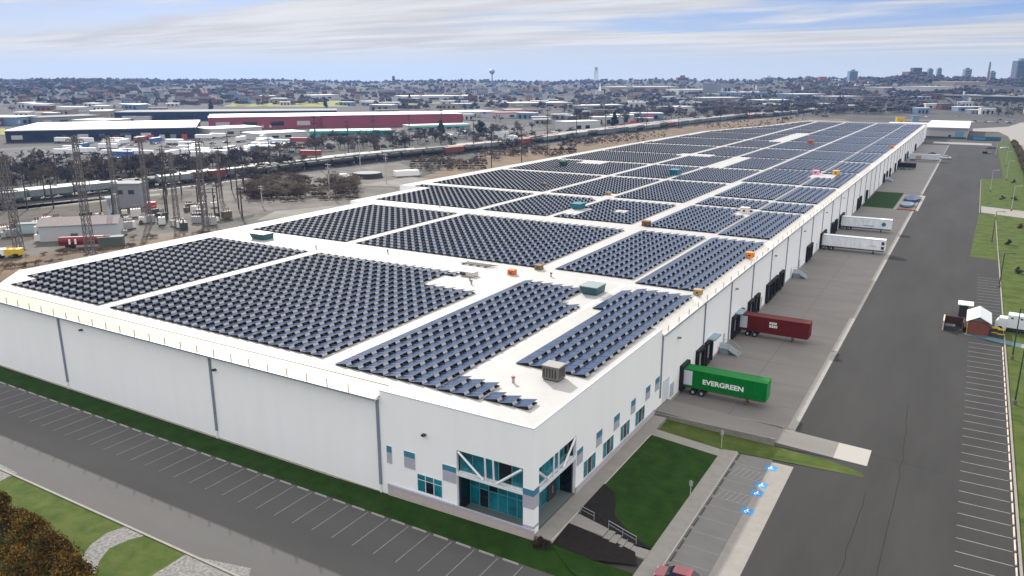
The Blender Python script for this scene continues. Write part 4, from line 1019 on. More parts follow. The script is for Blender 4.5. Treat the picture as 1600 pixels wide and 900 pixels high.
# ------------------------------------------------------------------ far buildings
def roofm(k): return {'g':M('roof_grey',(.09,.09,.10),.8),'b':M('roof_brown',(.14,.08,.06),.8),'w':M('roof_white',(.60,.60,.60),.6),'d':M('roof_dark',(.05,.05,.055),.8),'r':M('roof_red',(.25,.07,.05),.8)}[k]
WM={'brick':M('far_brick',(.15,.065,.05),.9,var=.2,vscale=.1),'white':M('far_white',(.45,.45,.45),.8),'tan':M('far_tan',(.30,.25,.19),.85),'blue':M('far_blue',(.14,.22,.33),.8),'grey':M('far_grey',(.22,.23,.25),.85)}
def mk_house(wk,rk,L_=10,W_=8,H_=6,row=1):
    t=thing('house','x','house'); b=MB(); b.box(-L_/2,L_/2,-W_/2,W_/2,-2,H_,WM[wk]); b.add([(-L_/2,-W_/2,H_),(-L_/2,W_/2,H_),(-L_/2,0,H_+2.6)],[(0,2,1)],WM[wk]); b.add([(L_/2,-W_/2,H_),(L_/2,W_/2,H_),(L_/2,0,H_+2.6)],[(0,1,2)],WM[wk]); b.obj('wall',t)
    b=MB(); 
    for s_ in (-1,1): b.add([(-L_/2-.3,s_*(W_/2+.4),H_-.2),(L_/2+.3,s_*(W_/2+.4),H_-.2),(L_/2+.3,0,H_+2.75),(-L_/2-.3,0,H_+2.75)],[(0,1,2,3) if s_<0 else (3,2,1,0)],roofm(rk))
    rf=b.obj('roof',t); b=MB(); b.box(L_*.2,L_*.2+.8,-.4,.4,H_+1.5,H_+3.8,WM['brick']); b.obj('chimney',rf)
    b=MB()
    for s_ in (-1,1):
        for z in (1.2,3.9):
            for k in range(3*row):
                x=-L_/2+L_*(k+.5)/(3*row); b.box(x-.5,x+.5,s_*(W_/2+.02)-.03,s_*(W_/2+.02)+.03,z,z+1.4,darkg)
    b.obj('window',t)
    return Proto(t)
HS=[(mk_house('brick','g',26,9,6.5,3),'brick row of terraced houses','terraced'),(mk_house('white','g',11,9,6),'white house with grey roof','white'),(mk_house('tan','b',12,9,6),'tan house with brown roof','tan'),(mk_house('brick','b',12,9,6.5),'red brick house with brown roof','brick'),(mk_house('white','d',12,9,6),'white house with dark roof','dark roofed'),(mk_house('blue','g',12,9,6),'pale blue house with grey roof','pale blue')]
rng=random.Random(21)
def scatter_houses(x0,x1,y0,y1,cnt,w_,where):
    for i in range(cnt):
        k=rng.choices(range(6),w_)[0]; px=x0+(x1-x0)*rng.random(); py=y0+(y1-y0)*rng.random(); p=at_t(px,py)
        pr,l,g=HS[k]; pr.put((p.x,p.y,p.z+.3),YAW+rng.choice((0,0,.3,-.3,1.2)),l+' '+where,g+' houses '+where,sc=rng.uniform(.9,1.4))
scatter_houses(0,420,130,164,90,(5,2,2,4,2,1),'on the wooded slope at the left')
scatter_houses(400,720,132,156,60,(2,4,3,2,3,2),'on the slope behind the maroon building')
scatter_houses(700,1000,129,158,80,(0,5,3,1,3,3),'in the pale suburb at the middle')
scatter_houses(980,1600,130,148,50,(1,5,3,2,2,2),'in the distant town at the right')
def hall(name,label,cat,A,B,depth,h,wm,rm,z=None,windows=0,parapet=.6,side=1,flat=True):
    """A,B: ground ends of the front wall seen from the viewpoint; depth goes away"""
    A=Vector((A[0],A[1]));B=Vector((B[0],B[1])); d=(B-A); L_=d.length; rz=math.atan2(d.y,d.x)
    zz=z if z is not None else min(tz(A.x,A.y),tz(B.x,B.y))
    t=thing(name,label,cat,(A.x,A.y,zz),rz)
    b=MB(); b.box(0,L_,0,depth,-3,h,wm); b.obj('wall',t)
    b=MB(); b.box(-.3,L_+.3,-.3,depth+.3,h,h+parapet,rm); b.obj('roof',t)
    for k in range(windows):
        x=L_*(k+.25)/windows; b=MB(); b.box(x,x+L_*.5/windows,-.12,-.01,h*.25,h*.62,darkg if k%3 else WM['white']); b.obj('window',t)
    return t,L_
navy=M('navy_wall',(.006,.014,.045),.7); maroon=M('maroon_wall',(.27,.055,.075),.8,var=.12,vscale=.04); tealf=M('teal_fascia',(.02,.33,.30),.6)
wroof=roofm('w')
t,L_=hall('warehouse_building','low navy blue warehouse with a bright white roof at the left','warehouse',at(10,223),(-532,414),112,8.2,navy,wroof,windows=9,parapet=.7)
b=MB()
for k in range(7): b.box(L_*.55+k*8,L_*.55+k*8+4,-3,-.2,0,3.4,(M('box_red',(.4,.06,.05),.7),WM['white'],WM['grey'])[k%3])
b.obj('dock_door',t)
A=at(327,203); Bq=(-452,672); 
t,L_=hall('warehouse_building','long maroon warehouse with stepped front and thin white roof','warehouse',(A.x,A.y),Bq,70,10.8,maroon,wroof,windows=10,parapet=.5)
b=MB(); b.box(L_*.42,L_*.97,-6,-.02,-1,11.0,maroon); b.box(L_*.42,L_*.97,-6.3,0,11.05,11.5,maroon); b.obj('front_bay',t)
for k in range(8):
    b=MB(); b.box(4+k*7,6+k*7,-.2,-.02,1,3.5,WM['white']); b.obj('door',t)
A=at(485,215); Bq=at(612,213)
t,L_=hall('shop_building','low shop with a bright teal fascia in front of the maroon warehouse','shop',(A.x,A.y),(Bq.x,Bq.y),22,4.6,WM['tan'],wroof,windows=6)
b=MB(); b.box(-.5,L_+.5,-1.2,-.02,3.0,5.0,tealf); b.box(0,6,-1.4,-.02,0,5.2,tealf); b.obj('fascia',t); b=MB(); b.box(L_*.76,L_+.6,-2,-.02,.1,4.9,M('teal_dark',(.01,.14,.14),.5)); b.obj('porch',t)
A=at(180,190); Bq=at(382,184); t,L_=hall('warehouse_building','navy blue building with grey roof between white roofs and the maroon warehouse','warehouse',(A.x,A.y),(A.x+175,A.y+160),60,9.5,navy,roofm('g'),windows=8)
A=at(640,205); t,L_=hall('shop_building','row of small shops with turquoise awnings right of the teal shop','shop',(A.x,A.y),(A.x+32,A.y+50),18,4.4,WM['white'],wroof,windows=7); b=MB(); b.box(0,L_,-1.4,-.05,2.6,3.5,tealf); b.obj('awning',t)
specs=[ # px_left,py, px_right,py, depth,h,wall,roof,label
(165,197,205,193,40,5,'white','w','small white roofed shed just behind the navy warehouse'),(233,190,258,188,30,5,'white','w','white cube shed before the navy building'),(170,187,182,187,20,9,'tan','w','small cream tower block behind the white roofs'),
(26,197,62,196,40,8,'blue','w','pale blue building at the far left beyond the navy warehouse'),(0,198,16,197,20,7,'brick','b','brick building cut by the left edge'),(62,196,160,189,40,7,'grey','g','long grey flats behind the white roof at the left'),
(330,215,410,212,30,6,'white','w','white warehouse between the navy and the maroon buildings'),(400,220,480,216,25,4.5,'white','w','white storage building left of the teal shop'),(715,184,780,180,50,6,'white','w','white store with blue sign right of the maroon warehouse'),(778,186,835,182,40,6,'white','r','white store with a red fascia strip'),
(884,206,938,202,18,8,'white','w','white hall with steep roof beside the far train'),(800,168,895,164,60,6,'tan','w','long cream roofed warehouse in the middle distance'),(905,172,975,170,40,6,'grey','w','low grey white warehouse before the bare wood'),
(630,158,755,155,70,8,'white','w','long white warehouse on the slope behind the maroon one'),(490,156,530,155,30,8,'white','w','white school building behind the yellow field'),(960,144,1060,142,90,11,'tan','w','long cream warehouse right of the church spire'),
(1060,148,1150,146,80,10,'white','w','broad white warehouse right of the cream one'),(1125,150,1146,150,40,24,'grey','r','big grey block with red corner in the right distance'),(1050,176,1085,175,30,7,'white','w','small white hall among bare trees'),
(1150,152,1200,150,60,9,'blue','w','long pale blue shed in the right distance'),(1240,156,1290,155,50,9,'blue','w','blue and white low building below the white flats'),(1300,160,1345,158,30,9,'grey','w','grey white industrial block before the viaduct'),
(1100,162,1160,161,40,9,'grey','w','low grey terrace of sheds in the middle of the bare wood'),(1190,165,1240,163,40,8,'blue','w','bright blue shed above the far warehouse roof'),(1445,147,1490,146,60,13,'white','w','pale block behind the viaduct'),(1490,142,1540,141,60,17,'tan','w','tan block left of the tall chimney'),(1545,146,1600,145,60,12,'grey','d','dark grey sheds right of the tall chimney'),
(1380,146,1440,145,60,11,'grey','w','grey block below the hill at the right')]
for (xa,ya,xb,yb,dp_,h,wk,rk,l) in specs:
    a=at_t(xa,ya); c=at_t(xb,yb); 
    # keep the front square to the sight line when the ends land at very different depths
    Da=math.hypot(a.x,a.y); q=at_D(xb,yb,Da*1.03)
    t,L_=hall('industrial_building',l,'building',(a.x,a.y),(q.x,q.y),dp_,h,WM[wk],roofm(rk),z=a.z,windows=4)
rng=random.Random(77)
SB=[]
for wk,rk,nm_ in (('white','w','white'),('grey','w','grey walled'),('tan','g','tan'),('blue','w','pale blue'),('brick','g','brick')):
    t=thing('industrial_building','x','building'); b=MB(); b.box(0,24,0,13,-2,5,WM[wk]); b.obj('wall',t); b=MB(); b.box(-.3,24.3,-.3,13.3,5,5.6,roofm(rk)); b.obj('roof',t)
    for k_ in range(3): b=MB(); b.box(3+k_*7,6+k_*7,-.1,-.01,.5,3.4,darkg); b.obj('door',t)
    SB.append((Proto(t),nm_))
for x0_,x1_,y0_,y1_,n_,wh in ((560,1000,160,196,34,'between the shopping strip and the suburb'),(1000,1340,150,172,40,'in the crowded district above the far roof'),(1340,1600,136,158,26,'around the elevated road at the right'),(0,340,166,186,16,'in the fields behind the navy warehouse'),(380,700,156,166,14,'by the yellow field'),(1420,1600,164,180,10,'beyond the far office')):
    for i_ in range(n_):
        k_=rng.choices(range(5),(5,3,2,2,2))[0]; p=at_t(rng.uniform(x0_,x1_),rng.uniform(y0_,y1_)); q_=rng.uniform(.7,1.5)
        SB[k_][0].put(p,YAW+rng.uniform(-.5,.5),'small '+SB[k_][1]+' building '+wh,'small '+SB[k_][1]+' buildings '+wh,sc=(q_,q_,rng.uniform(.8,1.5)))
def sign_strip(px,py,w_,h,m,label):
    p=at_t(px,py); t=thing('sign_board',label,'sign',p,YAW); b=MB(); b.box(-w_/2,w_/2,-.2,.2,4.5,4.5+h,m); b.obj('board',t); b=MB(); b.bar((0,0,0),(0,0,4.5),.2,darkm,5); b.obj('post',t)
sign_strip(765,184,16,2.2,M('sign_blue',(.02,.12,.5),.6),'long blue sign over the white store'); sign_strip(812,182,26,2.2,M('sign_red',(.5,.03,.05),.6),'long red sign strip on the far store'); sign_strip(1015,190,9,2.5,M('sign_pink',(.55,.06,.2),.6),'pinkish red sign by the railway'); sign_strip(989,200,6,2.5,M('sign_red',(.5,.03,.05),.6),'small red sign beside the far train')
# towers on the skyline
def tower(px,w_px,top,base,D,label,cat,wm,rm,name='tower_block',floors=12):
    a=at_D(px-w_px/2,base,D); c=at_D(px+w_px/2,base,D); z1=at_D(px,top,D).z; zb=min(a.z,tz(a.x,a.y))-4
    W_=(c-a).length; t=thing(name,label,cat,((a.x+c.x)/2,(a.y+c.y)/2,zb),YAW); h=z1-zb
    b=MB(); b.box(-W_/2,W_/2,-W_/3,W_/3,0,h,wm); b.obj('wall',t); b=MB(); b.box(-W_/5,W_/5,-W_/6,W_/6,h,h+W_*.18,rm); b.obj('roof_house',t)
    for k in range(floors):
        z=h*.3+h*.66*k/floors; b=MB(); b.box(-W_*.42,W_*.42,-W_/3-.15,-W_/3-.01,z,z+h*.66/floors*.45,darkg); b.obj('window',t)
    return t
bluec=M('tower_blue',(.16,.23,.30),.6)
tower(1330,14,111,136,2500,'slender blue grey tower block with a stepped top on the skyline','tower',bluec,bluec)
tower(1592,24,95,126,2600,'broad dark tower block at the right edge of the skyline','tower',M('tower_dark',(.10,.12,.15),.6),bluec)
tower(1260,12,121,140,2450,'pinkish block with a red top left of the white flats','building',WM['grey'],roofm('r'),floors=7)
tower(1283,30,125,140,2450,'long pink and grey flats beside the slender tower','building',M('pink_flats',(.42,.30,.30),.8),roofm('r'),floors=7)
tower(1307,20,127,138,2400,'cream white block left of the slender tower','building',WM['white'],roofm('w'),floors=5)
tower(1343,8,121,138,2450,'small red brick block right of the slender tower','building',WM['brick'],roofm('r'),floors=5)
tower(1430,36,112,122,2650,'low brick hospital on the hill crest','building',WM['brick'],roofm('d'),floors=3); tower(1452,8,108,122,2640,'small dark tower on the hill crest, left one','building',bluec,roofm('d'),floors=4); tower(1466,7,107,122,2640,'small dark tower on the hill crest, right one','building',bluec,roofm('d'),floors=4)
tower(1510,12,108,122,3000,'pale domed block on the ridge','building',WM['grey'],roofm('d'),floors=4); tower(1549,9,112,126,2900,'grey block right of the chimney','building',bluec,roofm('d'),floors=4); tower(615,4,119,126,2700,'small church tower on the skyline at the middle left','building',WM['brick'],roofm('d'),floors=2)
tower(1066,18,121,127,2700,'low reddish building on the skyline right of centre','building',WM['brick'],roofm('r'),floors=2); tower(1200,16,121,130,2800,'pale town block on the skyline','building',WM['grey'],roofm('w'),floors=4)
a=at_D(1541,140,2300); z1=at_D(1541,97,2300).z; t=thing('chimney','tall thin striped brick chimney in front of the right skyline','chimney',(a.x,a.y,0)); b=MB(); b.bar((0,0,0),(0,0,z1*.75),3.4,M('chimney_red',(.30,.14,.12),.8),12,2.5); b.obj('shaft',t); b=MB(); b.bar((0,0,z1*.75),(0,0,z1),2.5,WM['grey'],12,2.0); b.obj('top',t)
a=at_D(769,130,2600); z0=tz(a.x,a.y); z1=at_D(769,108,2600).z; t=thing('water_tower','pale bulbous water tower on a thin stem above the suburb','water tower',(a.x,a.y,z0)); H_=z1-z0
b=MB(); b.bar((0,0,0),(0,0,H_*.7),2.2,WM['grey'],10,1.6); b.obj('stem',t); b=MB(); wt_m=M('tank_pale',(.30,.34,.42),.5)
prof=[(1.6,.62),(6,.72),(9,.80),(9.6,.87),(8,.94),(4,.99),(.3,1.0)]
for (r0,h0),(r1,h1) in zip(prof[:-1],prof[1:]): b.bar((0,0,H_*h0),(0,0,H_*h1),r0,wt_m,16,r1)
b.obj('tank',t)
a=at_D(931,131,2600); z0=tz(a.x,a.y); z1=at_D(931,105,2600).z; H_=z1-z0
t=thing('lattice_tower','slim grey water tower on legs standing alone on the skyline','water tower',(a.x,a.y,z0)); b=MB()
for sx_ in(-1,1):
    for sy_ in (-1,1): b.bar((sx_*5,sy_*5,0),(sx_*3.4,sy_*3.4,H_*.8),.7,WM['grey'],4)
b.obj('legs',t); b=MB(); b.bar((0,0,H_*.8),(0,0,H_),4.6,wt_m,12); b.obj('tank',t)
a=at_t(937,148); t=thing('church','white church with pointed spire before the cream warehouse','church',a,YAW); b=MB(); b.box(-8,8,-5,5,-1,8,WM['white']); b.obj('nave',t); b=MB(); b.bar((0,0,6),(0,0,26),4,whitep,4,.2); b.obj('spire',t)
# yellow field strips
yf_=M('yellow_field',(.17,.18,.02),1,col2=(.22,.21,.035),vscale=.02); of_=M('ochre_field',(.17,.12,.03),1)
def fstrip(name,pts,m):
    b=MB(); b.add([tuple(at_t(*p)+Vector((0,0,.25))) for p in pts],[tuple(range(len(pts)))],m); o=b.obj(name); o['kind']='structure'
fstrip('yellow_field',[(348,167),(545,167),(530,158),(370,159)],yf_); fstrip('yellow_field',[(0,187),(24,187),(30,180),(0,180)],yf_); fstrip('ochre_field',[(46,179),(112,175),(122,169),(60,172)],of_); fstrip('yellow_field',[(0,212),(8,212),(8,202),(0,202)],yf_); fstrip('yellow_field',[(600,164),(700,163),(790,161),(700,160)],yf_)
lotf=M('pale_lots',(.03,.03,.033),1,col2=(.13,.125,.12),vscale=.02)
def lots(pts): 
    b=MB(); b.add([tuple(at(*p,.06)) for p in pts],[tuple(range(len(pts)))],lotf); o=b.obj('paved_yard'); o['kind']='structure'
lots([(0,250),(140,245),(330,246),(480,230),(480,212),(310,214),(0,232)]); lots([(470,228),(620,220),(800,208),(870,200),(690,186),(600,205)]); lots([(1400,188),(1500,192),(1575,186),(1560,172),(1440,172)]); lots([(680,232),(800,225),(930,206),(860,204),(740,214)])
# viaduct
vm=M('viaduct_deck',(.025,.028,.035),.8); A=at_D(1270,150,1900); Bv=at_D(1640,160,1500); d=Bv-A; d.z=0; L_=d.length
t=thing('viaduct','long dark elevated road crossing the right distance on many piers','viaduct',(A.x,A.y,0),math.atan2(d.y,d.x)); b=MB(); b.box(0,L_,0,14,9.5,16.2,vm); b.obj('deck',t); b=MB(); b.box(0,L_,-.4,0,16.2,17.8,WM['white']); b.obj('parapet',t)
for k in range(16):
    b=MB(); b.box(k*L_/16+8,k*L_/16+10.5,3,11,-1,9.5,vm); b.obj('pier',t)
# far office at the end of the road, with hedge and end objects
t=thing('office_building','low pale grey office with a white roof at the far end of the truck court','office',(-37,716,0)); 
b=MB(); b.box(0,30.5,0,110,0,6.2,M('office_wall',(.36,.35,.34),.8)); b.obj('wall',t); b=MB(); b.box(-.3,30.8,-.5,110.3,6.2,8.0,M('office_grey',(.22,.23,.26),.7)); b.box(-.6,31.1,-.8,110.6,8.0,8.5,whitep); b.obj('roof',t)
b=MB(); b.box(22,28,-.15,-.01,1.5,5.2,M('office_blue',(.10,.28,.42),.4)); b.obj('window',t); b=MB(); b.box(17.5,19.5,-.2,-.01,0,2.6,darkm); b.obj('door',t); b=MB(); b.box(0,30,-.5,-.2,0,1.2,M('office_base',(.04,.07,.08),.8)); b.obj('base',t)
t=thing('connecting_block','white lower block joining the far end of the warehouse to the office','building',(-62,684,0)); b=MB(); b.box(0,27,0,28,0,11,wall_m); b.obj('wall',t); b=MB(); b.box(-.2,27.2,-.2,28.2,11,11.6,whitep); b.obj('roof',t)
t=thing('fence','low blue green screen fence right of the far office','fence',(-6,700,0)); b=MB(); b.box(0,22,0,.3,0,3.0,M('fence_teal',(.02,.10,.14),.7)); b.obj('panel',t); b=MB(); b.box(4,12,-.3,0,.6,2.4,M('fence_blue',(.06,.22,.36),.6)); b.obj('sign_panel',t)
t=thing('digger','yellow machine standing behind the far end of the warehouse roof','machine',(-66,860,0),YAW); t.scale=(.72,.72,.85); b=MB(); b.box(-6,5,-2,2,2,11,yel); b.obj('body',t); b=MB(); b.box(-2,2,-2.1,-2,4,7,orange); b.obj('hatch',t); b=MB(); b.box(-5,5,-1.8,1.8,0,2,darkm); b.obj('track',t)
t=thing('tank','small blue grey tank beside the yellow machine','tank',(-56,905,0)); b=MB(); b.bar((0,0,0),(0,0,9),3.4,M('tank_bluegrey',(.18,.26,.34),.6),14); b.obj('shell',t); b=MB(); b.bar((0,0,9),(0,0,9.6),3.6,WM['grey'],14); b.obj('lid',t)
# cars in the far lots
rng=random.Random(31); pr=[white,silver,black,grey,blue,red]; nm=['white','silver','black','grey','blue','red']
def lot_cars(x0,x1,y0,y1,cnt,where,sc=1.0):
    for i in range(cnt):
        k=rng.choices(range(6),(5,4,3,3,1,1))[0]; p=at(x0+(x1-x0)*rng.random(),y0+(y1-y0)*rng.random()); pr[k].put((p.x,p.y,.07),rng.choice((.3,1.87)),nm[k]+' car '+where,nm[k]+' cars '+where,sc=sc)
lot_cars(1420,1560,174,184,26,'in the lot beyond the far end of the warehouse',1.15); lot_cars(100,400,222,250,60,'in the yard in front of the navy warehouse'); lot_cars(400,480,222,230,14,'outside the white storage building'); lot_cars(690,850,190,208,22,'by the shopping strip'); lot_cars(1510,1590,188,193,10,'along the far right road bend',1.2)
# box trailers and parked trucks in the yards
vn=Proto(mk_container('x',(.70,.72,.74),None,13,2.5,1.15,4.0,'trailer',darkm,False,'box_trailer',True)); vb=Proto(mk_container('x',(.05,.13,.35),None,13,2.5,1.15,4.0,'trailer',darkm,False,'box_trailer',True)); vr=Proto(mk_container('x',(.30,.06,.05),None,13,2.5,1.15,4.0,'trailer',darkm,False,'box_trailer',True))
for i in range(56):
    k=rng.choices((0,1,2),(10,1,1))[0]; p=at(rng.uniform(60,470),rng.uniform(214,248)); (vn,vb,vr)[k].put((p.x,p.y,.07),rng.choice((.4,.4,1.97)),('white','blue','dull red')[k]+' box trailer parked in the yard behind the wood',('white','blue','dull red')[k]+' trailers in the yard behind the wood')
for i in range(8):
    p=at(rng.uniform(700,870),rng.uniform(212,222)); vn.put((p.x,p.y,.07),rng.choice((.9,2.4)),'white box trailer parked near the shopping strip','white trailers near the shopping strip')

# ------------------------------------------------------------------ railway
TP=[(-330,20),(-322,90),(-313.3,153.7),(-308.5,190),(-305.5,233),(-303.5,285),(-300,340),(-289,400),(-278,460),(-273,560),(-268,690),(-258,858),(-228,1014),(-190,1267),(-127,1531)]
def path(s_):
    for (a,c) in zip(TP[:-1],TP[1:]):
        l=math.hypot(c[0]-a[0],c[1]-a[1])
        if s_<=l: t=s_/l; return Vector((a[0]+(c[0]-a[0])*t,a[1]+(c[1]-a[1])*t,0)),math.atan2(c[1]-a[1],c[0]-a[0])
        s_-=l
    return None,None
tot=sum(math.hypot(c[0]-a[0],c[1]-a[1]) for a,c in zip(TP[:-1],TP[1:]))
b=MB(); L2=[];R2=[]
s_=0
while s_<tot-1:
    p,a=path(s_); nx,ny=-math.sin(a),math.cos(a); L2.append((p.x+nx*16,p.y+ny*16,.03)); R2.append((p.x-nx*18,p.y-ny*18,.03)); s_+=25
for i in range(len(L2)-1): b.add([R2[i],R2[i+1],L2[i+1],L2[i]],[(0,1,2,3)],ballast)
st('railway_bed',b)
railm=M('rail_steel',(.28,.25,.24),.35,metal=.7)
for off in (-11,-6.5,0,4.5,9):
    b=MB()
    for g_off in (-.75,.75):
        pr_=None; s_=0
        while s_<tot-1:
            p,a=path(s_); q=(p.x-math.sin(a)*(off+g_off),p.y+math.cos(a)*(off+g_off))
            if pr_: 
                nx,ny=-math.sin(a)*.07,math.cos(a)*.07
                b.add([(pr_[0]-nx,pr_[1]-ny,.2),(q[0]-nx,q[1]-ny,.2),(q[0]+nx,q[1]+ny,.2),(pr_[0]+nx,pr_[1]+ny,.2)],[(0,1,2,3)],railm)
            pr_=q; s_+=20
    o=b.obj('railway_track'); o['kind']='structure'
def mk_wagon(kind,col,roofc):
    t=thing('freight_wagon','x','wagon'); m=M('wagon_'+str(col),col,.6,var=.18,vscale=.12); rm=M('wagonroof_'+str(roofc),roofc,.6,var=.1,vscale=.2); L_=16.5
    b=MB()
    if kind=='hopper':
        b.add([(-L_/2,-1.5,1.8),(L_/2,-1.5,1.8),(L_/2,1.5,1.8),(-L_/2,1.5,1.8),(-L_/2,-1.6,4.3),(L_/2,-1.6,4.3),(L_/2,1.6,4.3),(-L_/2,1.6,4.3)],[(0,1,5,4),(1,2,6,5),(2,3,7,6),(3,0,4,7),(0,3,2,1)],m)
        for k in range(3):
            x=-5.5+k*5.5; b.add([(x-2.6,-1.4,1.8),(x+2.6,-1.4,1.8),(x+2.6,1.4,1.8),(x-2.6,1.4,1.8),(x-.5,-.5,.6),(x+.5,-.5,.6),(x+.5,.5,.6),(x-.5,.5,.6)],[(0,4,5,1),(1,5,6,2),(2,6,7,3),(3,7,4,0),(4,7,6,5)],m)
        for k in range(10): x=-L_/2+.5+k*(L_-1)/9; b.box(x-.06,x+.06,-1.68,-1.56,1.8,4.3,m)
    elif kind=='tank':
        b.bar((-L_/2+.5,0,2.6),(L_/2-.5,0,2.6),1.45,m,16); b.box(-.8,.8,-.5,.5,4.0,4.45,m); b.box(-L_/2,L_/2,-1.2,1.2,.95,1.15,darkm)
    else:
        b.box(-L_/2,L_/2,-1.5,1.5,1.1,4.3,m)
        for k in range(12): x=-L_/2+.4+k*(L_-.8)/11; b.box(x-.05,x+.05,-1.57,-1.5,1.1,4.3,m)
    b.obj('body',t)
    if kind!='tank': b=MB(); b.add([(-L_/2,-1.6,4.3),(L_/2,-1.6,4.3),(L_/2,0,4.75),(-L_/2,0,4.75),(L_/2,1.6,4.3),(-L_/2,1.6,4.3)],[(0,1,2,3),(3,2,4,5),(0,3,5),(1,4,2)],rm); b.obj('roof',t)
    for s2 in (-1,1):
        b=MB(); b.box(s2*6-1.4,s2*6+1.4,-1.1,1.1,.35,1.0,darkm)
        for w2 in (-.9,.9):
            for y in(-.8,.8): b.bar((s2*6+w2,y-.08,.65),(s2*6+w2,y+.08,.65),.45,darkm,10)
        b.obj('bogie',t)
    return Proto(t)
WG=[(mk_wagon('hopper',(.20,.23,.24),(.42,.40,.37)),'pale grey hopper wagon with a pale top'),(mk_wagon('box',(.13,.16,.17),(.40,.36,.33)),'grey blue covered wagon with a pale roof'),(mk_wagon('tank',(.018,.018,.02),(.1,.1,.1)),'black tank wagon'),(mk_wagon('box',(.15,.045,.035),(.4,.2,.16)),'rust red covered wagon'),(mk_wagon('box',(.08,.13,.14),(.2,.24,.24)),'dull teal covered wagon')]
def train(off,s0,s1,wts,where,step=17.6,z=.2):
    s_=s0
    while s_<s1:
        p,a=path(s_)
        if p is None: break
        k=rng.choices(range(5),wts)[0]; pr_,l=WG[k]
        pr_.put((p.x-math.sin(a)*off,p.y+math.cos(a)*off,z),a,l+' '+where,l+'s '+where); s_+=step
train(0,30,tot-20,(9,4,1,1,1),'in the long train nearest the gravel yard')
train(4.6,60,tot*.55,(3,3,6,1,1),'on the second track of the railway')
train(-6.5,250,420,(0,0,8,1,0),'standing short on the near track'); train(-6.5,640,tot*.9,(3,2,4,1,2),'standing short on the near track')
train(9,500,tot*.8,(4,4,1,2,2),'on the farthest track')

# ------------------------------------------------------------------ masts and poles
gst=M('mast_grey',(.13,.12,.115),.7)
def mk_mast(h,label,w_=1.5):
    t=thing('lattice_mast',label,'mast'); b=MB(); n=9
    cor=lambda z:[(sx_*(w_*(1-.45*z/h)),sy_*(w_*(1-.45*z/h)),z) for sx_,sy_ in((-1,-1),(1,-1),(1,1),(-1,1))]
    for k in range(4): b.bar(cor(0)[k],cor(h)[k],.14,gst,4,.10)
    for i in range(n):
        a,c=cor(h*i/n),cor(h*(i+1)/n)
        for k in range(4): b.bar(a[k],c[(k+1)%4],.08,gst,3); b.bar(a[(k+1)%4],c[k],.08,gst,3); b.bar(c[k],c[(k+1)%4],.07,gst,3)
    b.obj('frame',t)
    for z,l in ((h*.97,2.2),(h*.80,2.8),(h*.63,2.2)):
        b=MB(); b.bar((-l,0,z),(l,0,z),.14,gst,4); b.bar((-l,0,z),(0,0,z+1.0),.07,gst,3); b.bar((l,0,z),(0,0,z+1.0),.07,gst,3); b.obj('crossarm',t)
        for x in(-l,-l*.55,l*.55,l):
            b=MB(); b.bar((x,0,z),(x,0,z-1.0),.1,M('insulator',(.16,.10,.08),.4),5); b.obj('insulator',t)
    for k in range(4): 
        b=MB(); c=cor(0)[k]; b.box(c[0]-.4,c[0]+.4,c[1]-.4,c[1]+.4,-.1,.35,conc); b.obj('footing',t)
    return t
mst=Proto(mk_mast(28,'x',.95))
for i,(px,yb,yt,sc_) in enumerate(((30,392,240,1),(142,397,212,1),(186,350,212,.8),(234,348,214,.85),(278,355,238,.8),(322,357,218,.9),(8,330,262,.6),(345,310,236,.5))):
    p=at(px,yb); d=ray(px,yt); h=CH+d.z*math.hypot(p.x,p.y)/math.hypot(d.x,d.y)
    mst.put(p,R(35),'tall grey lattice power mast in the gravel yard, %s from the left'%ORD[i] if False else 'grey lattice power mast %s'%('cut low behind the left roof corner','with thick legs left of the red trailer mast row','left of the silver frame','just left of the red tank','right of the red tank, thinner','rightmost tall one before the thicket','short one at the far left edge','short one left of the thicket')[i],sc=(sc_,sc_,h/28))
wood=M('pole_wood',(.05,.04,.036),.9)
def mk_pole(h=12,m=wood):
    t=thing('utility_pole','x','pole'); b=MB(); b.bar((0,0,0),(0,0,h),.28,m,6,.17); b.obj('shaft',t)
    for z in (h-.6,h-1.9): b=MB(); b.box(-1.5,1.5,-.1,.1,z,z+.22,m); b.obj('crossarm',t)
    b=MB(); b.bar((.4,0,h-3.8),(.4,0,h-2.6),.3,gst,6); b.obj('transformer',t); return Proto(t)
pl=mk_pole(); plp=mk_pole(12,M('pole_palewood',(.40,.38,.35),.7))
poles=[(362,296,210),(382,300,228),(423,270,215),(495,262,180),(545,248,188),(585,240,180),(640,228,180),(690,218,165),(740,236,180),(815,270,200),(768,262,196),(855,238,170),(900,230,168),(945,222,165),(1060,200,160),(1125,194,152),(1170,190,150),(50,300,244),(92,300,238),(165,292,240),(205,285,232),(258,280,226),(300,282,222),(1010,205,160),(1235,184,146),(1310,176,140)]
for k_ in range(22): poles.append((rng.uniform(0,380),rng.uniform(296,352),0)); q_=poles[-1]; poles[-1]=(q_[0],q_[1],q_[1]-rng.uniform(38,80))
for i,(px,yb,yt) in enumerate(poles):
    p=at(px,yb); d=ray(px,yt); h=CH+d.z*math.hypot(p.x,p.y)/math.hypot(d.x,d.y); zs=h/12
    w_='at the left beside the railway' if px<340 else ('above the thicket and the railway' if px<720 else 'along the brown verge to the right')
    pl.put(p,R(30),'dark wooden utility pole '+w_,'utility poles '+w_,sc=(1,1,zs))
for i,(px,yb,yt,l) in enumerate(((515,306,255,'pale lamp pole at the right end of the thicket'),(604,287,240,'white lamp pole beside the round dark mound'),(410,322,290,'short pale pole at the near edge of the thicket'),(563,262,212,'thin pale pole among the far train poles'))):
    p=at(px,yb); d=ray(px,yt); h=CH+d.z*math.hypot(p.x,p.y)/math.hypot(d.x,d.y); plp.put(p,0,l,sc=(.9,.9,h/12))
